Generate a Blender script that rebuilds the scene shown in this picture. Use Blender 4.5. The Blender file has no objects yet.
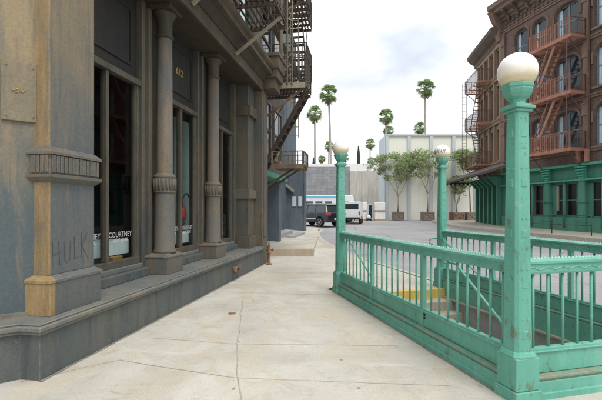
import bpy, bmesh, math, random
from mathutils import Vector, Matrix, noise as mnoise
random.seed(7)
R = math.radians
C = bpy.context.scene.collection
S = bpy.context.scene

# ---------------------------------------------------------------- camera, world, light
cam = bpy.data.objects.new('camera', bpy.data.cameras.new('camera'))
C.objects.link(cam); S.camera = cam
cam.location = (0, 0, 1.6); cam.rotation_euler = (R(90), 0, 0)
cam.data.sensor_width = 36; cam.data.lens = 23.92
cam.data.shift_y = -0.0 + 9/602
cam.data.clip_end = 2000; cam.data.clip_start = 0.05

W = bpy.data.worlds.new('World'); S.world = W; W.use_nodes = True
nt = W.node_tree; N = nt.nodes; L = nt.links; N.clear()
SUN_EL, SUN_AZ = R(58), R(-150)      # high, behind the camera to the right
wout = N.new('ShaderNodeOutputWorld')
sky = N.new('ShaderNodeTexSky'); sky.sky_type = 'NISHITA'; sky.sun_disc = False
sky.sun_elevation = SUN_EL; sky.sun_rotation = R(150)
bg1 = N.new('ShaderNodeBackground'); bg1.inputs['Strength'].default_value = 0.13
L.new(sky.outputs[0], bg1.inputs['Color'])
tc = N.new('ShaderNodeTexCoord'); mp = N.new('ShaderNodeMapping'); mp.inputs['Scale'].default_value = (1, 1, 2.4)
nz = N.new('ShaderNodeTexNoise'); nz.inputs['Scale'].default_value = 2.6; nz.inputs['Detail'].default_value = 7; nz.inputs['Roughness'].default_value = .55
cr = N.new('ShaderNodeValToRGB'); cr.color_ramp.elements[0].position = .34; cr.color_ramp.elements[0].color = (.62, .62, .62, 1)
cr.color_ramp.elements[1].position = .6; cr.color_ramp.elements[1].color = (1, 1, 1, 1)
L.new(tc.outputs['Generated'], mp.inputs[0]); L.new(mp.outputs[0], nz.inputs['Vector']); L.new(nz.outputs['Fac'], cr.inputs[0])
nz2 = N.new('ShaderNodeTexNoise'); nz2.inputs['Scale'].default_value = 1.7; nz2.inputs['Detail'].default_value = 5
mp2 = N.new('ShaderNodeMapping'); mp2.inputs['Location'].default_value = (3.1, 1.7, .4); mp2.inputs['Scale'].default_value = (1, 1, 2)
L.new(tc.outputs['Generated'], mp2.inputs[0]); L.new(mp2.outputs[0], nz2.inputs['Vector'])
cc = N.new('ShaderNodeValToRGB'); cc.color_ramp.elements[0].position = .36; cc.color_ramp.elements[0].color = (.50, .53, .58, 1)
cc.color_ramp.elements[1].position = .60; cc.color_ramp.elements[1].color = (1.0, 1.0, 1.0, 1)
L.new(nz2.outputs['Fac'], cc.inputs[0])
bg2 = N.new('ShaderNodeBackground'); bg2.inputs['Strength'].default_value = 1.0
sx = N.new('ShaderNodeSeparateXYZ'); L.new(tc.outputs['Generated'], sx.inputs[0])      # overcast sky: zenith brighter than horizon
zr = N.new('ShaderNodeMapRange'); zr.inputs[1].default_value = .0; zr.inputs[2].default_value = 1.0; zr.inputs[3].default_value = .82; zr.inputs[4].default_value = 2.1
L.new(sx.outputs[2], zr.inputs[0]); L.new(zr.outputs[0], bg2.inputs['Strength'])
L.new(cc.outputs[0], bg2.inputs['Color'])
mx = N.new('ShaderNodeMixShader'); L.new(cr.outputs[0], mx.inputs[0]); L.new(bg1.outputs[0], mx.inputs[1]); L.new(bg2.outputs[0], mx.inputs[2])
L.new(mx.outputs[0], wout.inputs[0])

sun = bpy.data.objects.new('sun', bpy.data.lights.new('sun', 'SUN')); C.objects.link(sun)
sun.data.energy = 1.3; sun.data.angle = R(25); sun.data.color = (1, .95, .87)
sun.rotation_euler = (R(90)-SUN_EL, 0, R(30))
S.view_settings.view_transform = 'Standard'; S.view_settings.look = 'None'
S.view_settings.gamma = 1; S.view_settings.exposure = 0.48
S.cycles.max_bounces = 8; S.cycles.transparent_max_bounces = 16

# ---------------------------------------------------------------- materials
def lin(r, g, b):
    f = lambda c: (c/255/12.92 if c/255 <= .04045 else ((c/255+.055)/1.055)**2.4)
    return (f(r), f(g), f(b), 1)

def newmat(name):
    m = bpy.data.materials.new(name); m.use_nodes = True
    nt = m.node_tree; nt.nodes.clear()
    o = nt.nodes.new('ShaderNodeOutputMaterial'); p = nt.nodes.new('ShaderNodeBsdfPrincipled')
    nt.links.new(p.outputs[0], o.inputs[0])
    return m, nt, p

def noise_node(nt, scale, stretch=(1, 1, 1), detail=6, rough=.6, dist=0, loc=(0, 0, 0), coord='Object'):
    t = nt.nodes.new('ShaderNodeTexCoord'); mp = nt.nodes.new('ShaderNodeMapping'); n = nt.nodes.new('ShaderNodeTexNoise')
    mp.inputs['Scale'].default_value = stretch; mp.inputs['Location'].default_value = loc
    n.inputs['Scale'].default_value = scale; n.inputs['Detail'].default_value = detail
    n.inputs['Roughness'].default_value = rough; n.inputs['Distortion'].default_value = dist
    nt.links.new(t.outputs[coord], mp.inputs[0]); nt.links.new(mp.outputs[0], n.inputs['Vector'])
    return n.outputs['Fac']

def ramp(nt, fac, stops):
    r = nt.nodes.new('ShaderNodeValToRGB'); e = r.color_ramp.elements
    while len(e) < len(stops): e.new(.5)
    for i, (p, c) in enumerate(stops):
        e[i].position = p; e[i].color = c if len(c) == 4 else (*c, 1)
    nt.links.new(fac, r.inputs[0]); return r.outputs[0]

def mix(nt, fac, a, b, mode='MIX'):
    m = nt.nodes.new('ShaderNodeMix'); m.data_type = 'RGBA'; m.blend_type = mode
    if isinstance(fac, (int, float)): m.inputs[0].default_value = fac
    else: nt.links.new(fac, m.inputs[0])
    for i, v in ((6, a), (7, b)):
        if isinstance(v, tuple): m.inputs[i].default_value = v if len(v) == 4 else (*v, 1)
        else: nt.links.new(v, m.inputs[i])
    return m.outputs[2]

def bw(v): return (v, v, v, 1)

def bump(nt, p, h, strength=.3, dist=.01):
    b = nt.nodes.new('ShaderNodeBump'); b.inputs['Strength'].default_value = strength; b.inputs['Distance'].default_value = dist
    nt.links.new(h, b.inputs['Height']); nt.links.new(b.outputs[0], p.inputs['Normal'])

def edge_mask(nt, radius=.012):
    bv = nt.nodes.new('ShaderNodeBevel'); bv.samples = 3; bv.inputs['Radius'].default_value = radius
    g = nt.nodes.new('ShaderNodeNewGeometry'); d = nt.nodes.new('ShaderNodeVectorMath'); d.operation = 'DOT_PRODUCT'
    nt.links.new(bv.outputs[0], d.inputs[0]); nt.links.new(g.outputs['Normal'], d.inputs[1])
    return ramp(nt, d.outputs['Value'], [(.86, bw(1)), (.985, bw(0))])

def weather(name, base, patch, grime, edge=None, scale=1.6, rough=.7, streak=.5, bstr=.35, spec=.35, patch_at=.5, bdist=.01):
    m, nt, p = newmat(name)
    a = noise_node(nt, scale, (1, 1, .45), 8, .65, .6)
    col = ramp(nt, a, [(patch_at-.12, base), (patch_at+.12, patch)])
    s = noise_node(nt, 2.2, (2.6, 2.6, .4), 8, .72, .5, (4, 1, 0))
    col = mix(nt, ramp(nt, s, [(.48, bw(0)), (.72, bw(streak))]), col, grime)
    f = noise_node(nt, 38, (1, 1, 1), 5, .7)
    col = mix(nt, 1.0, col, ramp(nt, f, [(.3, bw(.78)), (.7, bw(1.12))]), 'MULTIPLY')
    ch = noise_node(nt, 16, (1, 1, .7), 9, .8, .4, (3, 8, 5))
    col = mix(nt, ramp(nt, ch, [(.62, bw(0)), (.655, bw(.6))]), col, edge or patch)
    ch2 = noise_node(nt, 19, (1, 1, .6), 9, .8, .4, (6, 1, 2))
    col = mix(nt, ramp(nt, ch2, [(.63, bw(0)), (.665, bw(.6))]), col, tuple(c*.45 for c in base[:3]))
    if edge:
        e = edge_mask(nt); n2 = noise_node(nt, 14, (1, 1, 1), 5, .7, 0, (2, 2, 2))
        em = mix(nt, 1.0, e, ramp(nt, n2, [(.42, bw(0)), (.58, bw(.85))]), 'MULTIPLY')
        col = mix(nt, em, col, edge)
    nt.links.new(col, p.inputs['Base Color'])
    nt.links.new(ramp(nt, s, [(.3, bw(rough-.12)), (.7, bw(min(1, rough+.12)))]), p.inputs['Roughness'])
    p.inputs['Specular IOR Level'].default_value = spec
    bump(nt, p, noise_node(nt, 22, (1, 1, 1), 7, .7), bstr, bdist)
    return m

def simple(name, col, rough=.6, var=.2, scale=6, metallic=0, spec=.4, bstr=.15, stretch=(1, 1, 1)):
    m, nt, p = newmat(name)
    n = noise_node(nt, scale, stretch, 6, .65)
    c = mix(nt, 1.0, col if len(col) == 4 else (*col, 1), ramp(nt, n, [(.3, bw(1-var)), (.7, bw(1+var))]), 'MULTIPLY')
    nt.links.new(c, p.inputs['Base Color']); p.inputs['Roughness'].default_value = rough
    p.inputs['Metallic'].default_value = metallic; p.inputs['Specular IOR Level'].default_value = spec
    if bstr: bump(nt, p, noise_node(nt, scale*5), bstr, .01)
    return m

def glass(name, tint=(.8, .85, .85), refl=1.0, see=1.0):
    m = bpy.data.materials.new(name); m.use_nodes = True; nt = m.node_tree; nt.nodes.clear()
    o = nt.nodes.new('ShaderNodeOutputMaterial'); t = nt.nodes.new('ShaderNodeBsdfTransparent'); g = nt.nodes.new('ShaderNodeBsdfGlossy')
    t.inputs[0].default_value = (tint[0]*see, tint[1]*see, tint[2]*see, 1); g.inputs['Roughness'].default_value = .03
    g.inputs[0].default_value = (refl, refl, refl, 1)
    f = nt.nodes.new('ShaderNodeFresnel'); f.inputs[0].default_value = 1.5
    b = nt.nodes.new('ShaderNodeBump'); b.inputs['Strength'].default_value = .05; b.inputs['Distance'].default_value = .02
    nt.links.new(noise_node(nt, 1.5, detail=2), b.inputs['Height']); nt.links.new(b.outputs[0], g.inputs['Normal'])
    mxs = nt.nodes.new('ShaderNodeMixShader')
    gg = nt.nodes.new('ShaderNodeNewGeometry'); sb = nt.nodes.new('ShaderNodeMath'); sb.operation = 'SUBTRACT'; sb.inputs[0].default_value = 1
    nt.links.new(gg.outputs['Backfacing'], sb.inputs[1]); ml = nt.nodes.new('ShaderNodeMath'); ml.operation = 'MULTIPLY'
    nt.links.new(sb.outputs[0], ml.inputs[0]); nt.links.new(f.outputs[0], ml.inputs[1])
    nt.links.new(ml.outputs[0], mxs.inputs[0]); nt.links.new(t.outputs[0], mxs.inputs[1]); nt.links.new(g.outputs[0], mxs.inputs[2])
    nt.links.new(mxs.outputs[0], o.inputs[0]); return m

M = {}
GREY = (.155, .172, .170); BLUE = (.115, .150, .168); BROWN = (.20, .165, .115); OCHRE = (.36, .24, .095)
M['facade'] = weather('weathered grey paint', (.082, .087, .080), (.142, .115, .076), (.038, .048, .055), (.24, .19, .125), 1.5, streak=.8)
M['base'] = weather('blue grey base paint', (.085, .100, .102), (.118, .122, .108), (.045, .053, .056), (.27, .245, .19), 1.9, streak=.7)
M['ledge'] = weather('worn ledge paint', (.13, .145, .145), (.19, .18, .15), (.075, .078, .068), (.33, .29, .22), 2.2)
M['column'] = weather('worn column paint', (.115, .118, .108), (.18, .138, .09), (.068, .084, .096), (.30, .22, .14), 2.1, streak=.8)
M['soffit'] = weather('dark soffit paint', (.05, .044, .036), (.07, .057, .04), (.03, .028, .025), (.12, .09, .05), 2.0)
M['entab'] = weather('entablature paint', (.085, .068, .048), (.12, .095, .066), (.045, .038, .03), (.24, .19, .12), 2.0)
M['panel'] = weather('dark panel paint', (.024, .025, .024), (.036, .033, .027), (.014, .016, .016), (.09, .075, .055), 2.0)
M['frame'] = weather('window frame paint', (.075, .07, .058), (.115, .098, .072), (.035, .035, .032), (.22, .18, .12), 3.0)

def pilaster_mat(name, zlo, zhi, lowc, highc, corner=True):
    m, nt, p = newmat(name)
    t = nt.nodes.new('ShaderNodeTexCoord'); sp = nt.nodes.new('ShaderNodeSeparateXYZ'); nt.links.new(t.outputs['Object'], sp.inputs[0])
    n1 = noise_node(nt, 2.2, (1, 1, .4), 8, .7, .7)
    def add(a, b, k):
        q = nt.nodes.new('ShaderNodeMath'); q.operation = 'MULTIPLY_ADD'; nt.links.new(b, q.inputs[0]); q.inputs[1].default_value = k
        nt.links.new(a, q.inputs[2]); return q.outputs[0]
    zz = add(sp.outputs['Z'], n1, 2.4)
    col = ramp(nt, add(zz, zz, 0), [(0, (.135, .142, .138, 1)), (1, (.135, .142, .138, 1))])
    mr = nt.nodes.new('ShaderNodeMapRange'); mr.inputs[1].default_value = zlo; mr.inputs[2].default_value = zhi; nt.links.new(zz, mr.inputs[0])
    col = mix(nt, mr.outputs[0], lowc, highc)
    s = noise_node(nt, 2.6, (3, 3, .3), 8, .72, .5)
    col = mix(nt, ramp(nt, s, [(.47, bw(0)), (.66, bw(.65))]), col, (.07, .09, .102))
    s2 = noise_node(nt, 2.6, (3.2, 3.2, .3), 8, .72, .4, (7, 3, 1))
    col = mix(nt, ramp(nt, s2, [(.55, bw(0)), (.7, bw(.5))]), col, (.27, .19, .115))
    xx = add(sp.outputs['X'], n1, .12)
    mr2 = nt.nodes.new('ShaderNodeMapRange'); mr2.inputs[1].default_value = .355; mr2.inputs[2].default_value = .33; nt.links.new(xx, mr2.inputs[0])
    if not corner: mr2.inputs[1].default_value = -98; mr2.inputs[2].default_value = -99
    och = ramp(nt, noise_node(nt, 5, (2, 2, .3), 6, .7), [(.35, (.20, .14, .062)), (.65, (.37, .25, .115))])
    col = mix(nt, mr2.outputs[0], col, och)
    f = noise_node(nt, 38, (1, 1, 1), 5, .7)
    col = mix(nt, 1.0, col, ramp(nt, f, [(.3, bw(.8)), (.7, bw(1.1))]), 'MULTIPLY')
    ch = noise_node(nt, 14, (1, 1, .7), 9, .8, .4, (3, 8, 5))
    col = mix(nt, ramp(nt, ch, [(.61, bw(0)), (.65, bw(.6))]), col, (.25, .19, .12))
    ch2 = noise_node(nt, 17, (1, 1, .5), 9, .8, .4, (6, 1, 2))
    col = mix(nt, ramp(nt, ch2, [(.62, bw(0)), (.66, bw(.6))]), col, (.05, .058, .06))
    e = edge_mask(nt); n2 = noise_node(nt, 12, (1, 1, 1), 5, .7)
    col = mix(nt, mix(nt, 1.0, e, ramp(nt, n2, [(.4, bw(0)), (.55, bw(.8))]), 'MULTIPLY'), col, (.42, .32, .2))
    nt.links.new(col, p.inputs['Base Color']); p.inputs['Roughness'].default_value = .7
    bump(nt, p, noise_node(nt, 18, (1, 1, 1), 8, .75), .4, .012)
    return m
M['pilaster'] = pilaster_mat('corner pilaster paint', 3.3, 4.9, (.112, .122, .120), (.225, .178, .108))
M['plinth'] = pilaster_mat('corner plinth paint', 2.3, 3.3, (.112, .116, .11), (.16, .14, .10))
M['corner_wall'] = pilaster_mat('corner wall paint', 2.9, 4.1, (.075, .102, .108), (.285, .222, .125), False)
M['plate'] = weather('olive grey plate paint', (.185, .16, .11), (.25, .205, .13), (.09, .10, .095), (.3, .26, .19), 3)
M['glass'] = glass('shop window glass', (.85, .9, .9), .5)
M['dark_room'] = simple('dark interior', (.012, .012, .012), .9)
M['brown_room'] = simple('brown interior wall', (.035, .022, .018), .9)
M['white'] = simple('white surface', (.72, .74, .74), .6, .08)
M['letter'] = simple('white lettering', (.85, .85, .83), .6, .05, bstr=0)
M['capital'] = weather('dark capital paint', (.055, .048, .038), (.08, .066, .045), (.03, .027, .024), (.17, .13, .085), 2.0)
M['gold'] = simple('gold lettering', (.55, .38, .10), .45, .2, metallic=.3)
M['graffiti'] = simple('faded marker', (.078, .08, .078), .9, .35, 20)
M['wood'] = simple('orange wood', (.45, .22, .06), .6)
M['redlamp'] = simple('red glass', (.42, .03, .02), .25, .3)
M['tealpanel'] = simple('pale teal panel', (.62, .74, .72), .7, .12, 2)
M['rust'] = weather('rusty iron', (.20, .10, .055), (.30, .17, .10), (.08, .05, .035), (.4, .27, .17), 6)
M['rustdark'] = weather('dark rusty iron', (.11, .075, .05), (.20, .14, .095), (.05, .04, .035), (.3, .22, .15), 6)
M['iron'] = weather('brown black iron', (.055, .045, .04), (.10, .075, .055), (.03, .028, .026), (.2, .15, .1), 4)
M['ironlight'] = weather('pale dusty iron', (.30, .27, .21), (.36, .30, .2), (.16, .14, .11), None, 4)
M['green'] = None

def green_mat():
    m, nt, p = newmat('sea green enamel on iron')
    a = noise_node(nt, 1.8, (1, 1, .6), 8, .6, .5)
    col = ramp(nt, a, [(.3, (.095, .315, .235)), (.55, (.125, .38, .29)), (.72, (.19, .44, .35))])
    s = noise_node(nt, 3.4, (5, 5, .35), 6, .7)
    col = mix(nt, ramp(nt, s, [(.5, bw(0)), (.75, bw(.5))]), col, (.09, .27, .185))
    r = noise_node(nt, 9, (1, 1, .5), 8, .75, .3, (5, 5, 2))
    col = mix(nt, ramp(nt, r, [(.575, bw(0)), (.625, bw(.7))]), col, (.12, .13, .08))
    lc = noise_node(nt, 12, (1, 1, .7), 9, .8, .3, (2, 7, 4))
    col = mix(nt, ramp(nt, lc, [(.60, bw(0)), (.635, bw(.55))]), col, (.30, .50, .42))
    dk = noise_node(nt, 24, (1, 1, .8), 8, .8, .2, (9, 2, 4))
    col = mix(nt, ramp(nt, dk, [(.64, bw(0)), (.67, bw(.7))]), col, (.035, .10, .075))
    e = edge_mask(nt, .006); n2 = noise_node(nt, 26, (1, 1, 1), 5, .7)
    col = mix(nt, mix(nt, 1.0, e, ramp(nt, n2, [(.42, bw(0)), (.56, bw(.7))]), 'MULTIPLY'), col, (.36, .50, .42))
    nt.links.new(col, p.inputs['Base Color'])
    nt.links.new(ramp(nt, s, [(.3, bw(.38)), (.7, bw(.6))]), p.inputs['Roughness']); p.inputs['Specular IOR Level'].default_value = .45
    bump(nt, p, noise_node(nt, 30, (1, 1, 1), 6, .6), .5, .006)
    return m
M['green'] = green_mat()
M['green_dirty'] = weather('grimy green ledge paint', (.14, .33, .24), (.26, .30, .22), (.13, .14, .09), None, 5)
M['spike'] = simple('pale worn metal teeth', (.38, .56, .47), .5, .25, 12)

def globe_mat():
    m, nt, p = newmat('milk glass globe')
    t = nt.nodes.new('ShaderNodeTexCoord'); sp = nt.nodes.new('ShaderNodeSeparateXYZ'); nt.links.new(t.outputs['Object'], sp.inputs[0])
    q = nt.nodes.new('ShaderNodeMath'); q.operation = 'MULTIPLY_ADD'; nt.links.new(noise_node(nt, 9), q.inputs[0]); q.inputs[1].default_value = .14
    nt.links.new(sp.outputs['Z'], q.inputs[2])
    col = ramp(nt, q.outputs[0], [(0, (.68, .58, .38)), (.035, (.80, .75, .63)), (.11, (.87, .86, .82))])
    nt.links.new(col, p.inputs['Base Color']); p.inputs['Roughness'].default_value = .3
    p.inputs['Subsurface Weight'].default_value = .25; p.inputs['Subsurface Radius'].default_value = (.1, .09, .07)
    return m
M['globe'] = globe_mat()

def sidewalk_mat():
    m, nt, p = newmat('cream concrete pavement')
    a = noise_node(nt, .55, (1, 1, 1), 9, .62, .6)
    col = ramp(nt, a, [(.3, (.40, .375, .315)), (.5, (.50, .475, .41)), (.68, (.585, .565, .505))])
    st = noise_node(nt, 1.3, (1.7, .8, 1), 8, .7, 1.0, (3, 2, 1))
    col = mix(nt, ramp(nt, st, [(.48, bw(0)), (.64, bw(.7))]), col, (.50, .425, .31))
    g = noise_node(nt, 2.6, (1, 1, 1), 9, .75, 1.5, (9, 9, 1))
    col = mix(nt, ramp(nt, g, [(.50, bw(0)), (.70, bw(.55))]), col, (.33, .31, .26))
    sw = noise_node(nt, 1.4, (.5, 3, 1), 7, .7, 1.2, (1, 5, 1))
    col = mix(nt, ramp(nt, sw, [(.56, bw(0)), (.7, bw(.45))]), col, (.63, .615, .565))
    # dark spots of old gum
    v = nt.nodes.new('ShaderNodeTexVoronoi'); v.inputs['Scale'].default_value = 2.6
    t = nt.nodes.new('ShaderNodeTexCoord'); nt.links.new(t.outputs['Object'], v.inputs['Vector'])
    col = mix(nt, ramp(nt, v.outputs['Distance'], [(.035, bw(.75)), (.055, bw(0))]), col, (.13, .12, .11))
    # fine wandering cracks
    v2 = nt.nodes.new('ShaderNodeTexVoronoi'); v2.feature = 'DISTANCE_TO_EDGE'; v2.inputs['Scale'].default_value = .42
    wn = nt.nodes.new('ShaderNodeTexNoise'); wn.inputs['Scale'].default_value = 1.8; wn.inputs['Detail'].default_value = 6
    nt.links.new(t.outputs['Object'], wn.inputs['Vector'])
    va = nt.nodes.new('ShaderNodeVectorMath'); va.operation = 'MULTIPLY_ADD'; va.inputs[1].default_value = (.9, .9, 0)
    nt.links.new(wn.outputs['Color'], va.inputs[0]); nt.links.new(t.outputs['Object'], va.inputs[2]); nt.links.new(va.outputs[0], v2.inputs['Vector'])
    mask = noise_node(nt, .8, (1, 1, 1), 3, .5, 0, (7, 1, 3))
    ck = mix(nt, 1.0, ramp(nt, v2.outputs['Distance'], [(.0012, bw(.3)), (.0035, bw(0))]), ramp(nt, mask, [(.48, bw(0)), (.58, bw(1))]), 'MULTIPLY')
    col = mix(nt, ck, col, (.16, .14, .11))
    f = noise_node(nt, 60, (1, 1, 1), 4, .7)
    col = mix(nt, 1.0, col, ramp(nt, f, [(.3, bw(.84)), (.7, bw(1.08))]), 'MULTIPLY')
    gr = noise_node(nt, 230, (1, 1, 1), 2, .6)
    col = mix(nt, 1.0, col, ramp(nt, gr, [(.36, bw(.72)), (.48, bw(1.0))]), 'MULTIPLY')
    sp2 = noise_node(nt, 7, (1, 1, 1), 4, .8, 0, (8, 2, 6))
    col = mix(nt, ramp(nt, sp2, [(.62, bw(0)), (.68, bw(.5))]), col, (.27, .235, .18))
    nt.links.new(col, p.inputs['Base Color']); p.inputs['Roughness'].default_value = .85; p.inputs['Specular IOR Level'].default_value = .25
    bump(nt, p, noise_node(nt, 25, (1, 1, 1), 8, .75), .3, .008)
    return m
M['sidewalk'] = sidewalk_mat()

def asphalt_mat():
    m, nt, p = newmat('worn grey asphalt')
    a = noise_node(nt, .22, (1, 1, 1), 9, .65, .8)
    col = ramp(nt, a, [(.3, (.25, .245, .248)), (.7, (.34, .333, .332))])
    b = noise_node(nt, 1.2, (.4, 2.5, 1), 6, .7, .4)
    col = mix(nt, ramp(nt, b, [(.5, bw(0)), (.7, bw(.35))]), col, (.12, .115, .12))
    v2 = nt.nodes.new('ShaderNodeTexVoronoi'); v2.feature = 'DISTANCE_TO_EDGE'; v2.inputs['Scale'].default_value = .25
    t = nt.nodes.new('ShaderNodeTexCoord'); nt.links.new(t.outputs['Object'], v2.inputs['Vector'])
    col = mix(nt, ramp(nt, v2.outputs['Distance'], [(.004, bw(.4)), (.012, bw(0))]), col, (.08, .08, .08))
    col = mix(nt, 1.0, col, ramp(nt, noise_node(nt, 45, detail=3), [(.3, bw(.75)), (.7, bw(1.2))]), 'MULTIPLY')
    nt.links.new(col, p.inputs['Base Color']); p.inputs['Roughness'].default_value = .9; p.inputs['Specular IOR Level'].default_value = .25
    bump(nt, p, noise_node(nt, 60), .4, .006)
    return m
M['asphalt'] = asphalt_mat()
M['kerb'] = weather('kerb concrete', (.40, .37, .30), (.48, .44, .36), (.27, .24, .19), None, 3)
M['crack'] = simple('dark joint', (.34, .30, .235), .95, .4, 8, bstr=0)
M['dirt'] = simple('grey brown dirt', (.24, .215, .17), .95, .35, 12)
M['yellow'] = weather('worn yellow nosing paint', (.52, .36, .05), (.58, .44, .12), (.3, .24, .10), None, 6)
M['steps'] = weather('cream stair stone', (.42, .37, .28), (.36, .32, .25), (.2, .18, .14), (.5, .45, .35), 4)
M['concrete'] = weather('grey stairwell concrete', (.30, .30, .305), (.37, .365, .355), (.2, .2, .2), None, 3)
M['beigestone'] = weather('stained beige block', (.45, .39, .28), (.38, .32, .24), (.42, .24, .10), None, 3)
M['bluewall'] = weather('blue grey boarded wall', (.095, .125, .155), (.13, .16, .185), (.055, .075, .095), None, 1.5, streak=.7)
M['brick'] = None

def stucco(name, c, c2, g, bricks=None, scale=1.0):
    m, nt, p = newmat(name)
    a = noise_node(nt, scale, (1, 1, .5), 8, .65, .4)
    col = ramp(nt, a, [(.35, c), (.65, c2)])
    s = noise_node(nt, 1.6, (3, 3, .25), 6, .7)
    col = mix(nt, ramp(nt, s, [(.45, bw(0)), (.75, bw(.6))]), col, g)
    if bricks:
        t = nt.nodes.new('ShaderNodeTexCoord'); sp = nt.nodes.new('ShaderNodeSeparateXYZ'); cb = nt.nodes.new('ShaderNodeCombineXYZ')
        nt.links.new(t.outputs['Object'], sp.inputs[0])
        ad = nt.nodes.new('ShaderNodeMath'); nt.links.new(sp.outputs[0], ad.inputs[0]); nt.links.new(sp.outputs[1], ad.inputs[1])
        nt.links.new(ad.outputs[0], cb.inputs[0]); nt.links.new(sp.outputs[2], cb.inputs[1])
        br = nt.nodes.new('ShaderNodeTexBrick'); br.inputs['Scale'].default_value = 1
        br.inputs['Brick Width'].default_value = bricks[0]; br.inputs['Row Height'].default_value = bricks[1]; br.inputs['Mortar Size'].default_value = bricks[2]
        br.inputs['Color1'].default_value = bw(1); br.inputs['Color2'].default_value = bw(.8); br.inputs['Mortar'].default_value = bw(.62)
        nt.links.new(cb.outputs[0], br.inputs['Vector'])
        col = mix(nt, 1.0, col, br.outputs['Color'], 'MULTIPLY')
        bump(nt, p, br.outputs['Fac'], -.3, .01)
    else: bump(nt, p, noise_node(nt, 18), .3, .01)
    nt.links.new(col, p.inputs['Base Color']); p.inputs['Roughness'].default_value = .85; p.inputs['Specular IOR Level'].default_value = .25
    return m
M['brick'] = stucco('brown brick facade', (.165, .112, .09), (.21, .148, .12), (.10, .075, .064), (.22, .075, .01))
M['browntrim'] = stucco('brown terracotta trim', (.195, .13, .10), (.24, .165, .13), (.11, .08, .065))
M['tan'] = stucco('tan stone facade', (.25, .18, .12), (.31, .23, .155), (.14, .10, .07))
M['cornicedark'] = stucco('dark cornice', (.11, .085, .07), (.15, .115, .09), (.06, .05, .045))
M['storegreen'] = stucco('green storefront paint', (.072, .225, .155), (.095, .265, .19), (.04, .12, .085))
M['storegreen_light'] = stucco('bright green trim', (.075, .33, .22), (.11, .38, .26), (.04, .16, .10))
M['copperiron'] = weather('coral red iron paint', (.37, .165, .105), (.44, .215, .145), (.17, .08, .055), None, 3)
M['redbrowniron'] = weather('dark red brown iron', (.14, .075, .055), (.19, .105, .08), (.07, .042, .035), None, 3)
M['cream'] = stucco('cream stage wall', (.78, .77, .67), (.82, .81, .72), (.72, .71, .62), None, .3)
M['paleblue'] = stucco('pale blue grey pilaster', (.50, .56, .58), (.56, .61, .63), (.42, .48, .50))
M['cmu'] = stucco('grey block wall', (.27, .275, .285), (.34, .34, .34), (.16, .16, .165), (.8, .4, .015), .5)
M['beigewall'] = stucco('beige rendered wall', (.40, .385, .34), (.50, .48, .43), (.24, .23, .21), None, .6)
M['whitewall'] = stucco('off white parapet', (.70, .70, .68), (.76, .76, .74), (.6, .6, .59))
M['curtain'] = simple('pale curtain', (.50, .60, .64), .8, .2, 5, stretch=(4, 4, .2))
M['darkglass'] = simple('dark reflecting glass', (.02, .03, .036), .1, .3, 2, spec=.45, bstr=.02)
M['shopdark'] = simple('dark shop pane', (.012, .014, .014), .25, .3, 2, spec=.2, bstr=.02)
M['bluesash'] = simple('blue grey sash', (.16, .23, .27), .6)
M['canopy'] = weather('dark brown canopy', (.045, .032, .028), (.07, .05, .04), (.03, .022, .02), None, 3)
M['bark'] = simple('grey bark', (.28, .25, .21), .9, .3, 14)
M['palmbark'] = simple('palm bark', (.34, .30, .26), .9, .3, 5)
M['suv'] = simple('navy car paint', (.008, .012, .028), .22, .1, spec=.7, bstr=0)
M['carglass'] = simple('car glass', (.03, .045, .05), .05, .2, spec=.9, bstr=0)
M['chrome'] = simple('silver trim', (.55, .56, .57), .3, .1, metallic=.8, bstr=0)
M['tyre'] = simple('tyre rubber', (.02, .02, .02), .85)
M['rim'] = simple('alloy rim', (.30, .30, .31), .35, .2, metallic=.7)
M['taillight'] = simple('red lamp lens', (.55, .03, .03), .25, .1, bstr=0)
M['vanwhite'] = simple('white vehicle paint', (.70, .71, .71), .4, .06, 2)
M['skyblue'] = simple('bright blue stripe', (.14, .45, .66), .4, .1)
M['wrap'] = simple('white pallet wrap', (.74, .73, .69), .45, .12, 3)
M['palletwood'] = simple('pallet wood', (.42, .28, .14), .85, .3)
M['planter'] = simple('weathered planter wood', (.23, .19, .155), .85, .35, 8)
M['planter_red'] = simple('red brown planter wood', (.20, .10, .065), .85, .35, 8)

def leaf_mat(name, a, b, tr=.3):
    m, nt, p = newmat(name)
    t = nt.nodes.new('ShaderNodeNewGeometry')
    col = ramp(nt, t.outputs['Random Per Island'], [(0, a), (1, b)])
    nt.links.new(col, p.inputs['Base Color']); p.inputs['Roughness'].default_value = .6
    tl = nt.nodes.new('ShaderNodeBsdfTranslucent'); nt.links.new(col, tl.inputs[0]); mxs = nt.nodes.new('ShaderNodeMixShader')
    mxs.inputs[0].default_value = tr; o = [n for n in nt.nodes if n.type == 'OUTPUT_MATERIAL'][0]
    nt.links.new(p.outputs[0], mxs.inputs[1]); nt.links.new(tl.outputs[0], mxs.inputs[2]); nt.links.new(mxs.outputs[0], o.inputs[0])
    return m
M['leaf'] = leaf_mat('grey green leaves', (.17, .24, .09), (.36, .42, .21))
M['palmleaf'] = leaf_mat('palm fronds', (.17, .26, .09), (.33, .43, .20), .5)
M['palmdead'] = leaf_mat('dry palm skirt', (.22, .16, .08), (.38, .29, .16))
M['cypress'] = leaf_mat('cypress needles', (.035, .075, .03), (.08, .135, .055))

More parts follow.
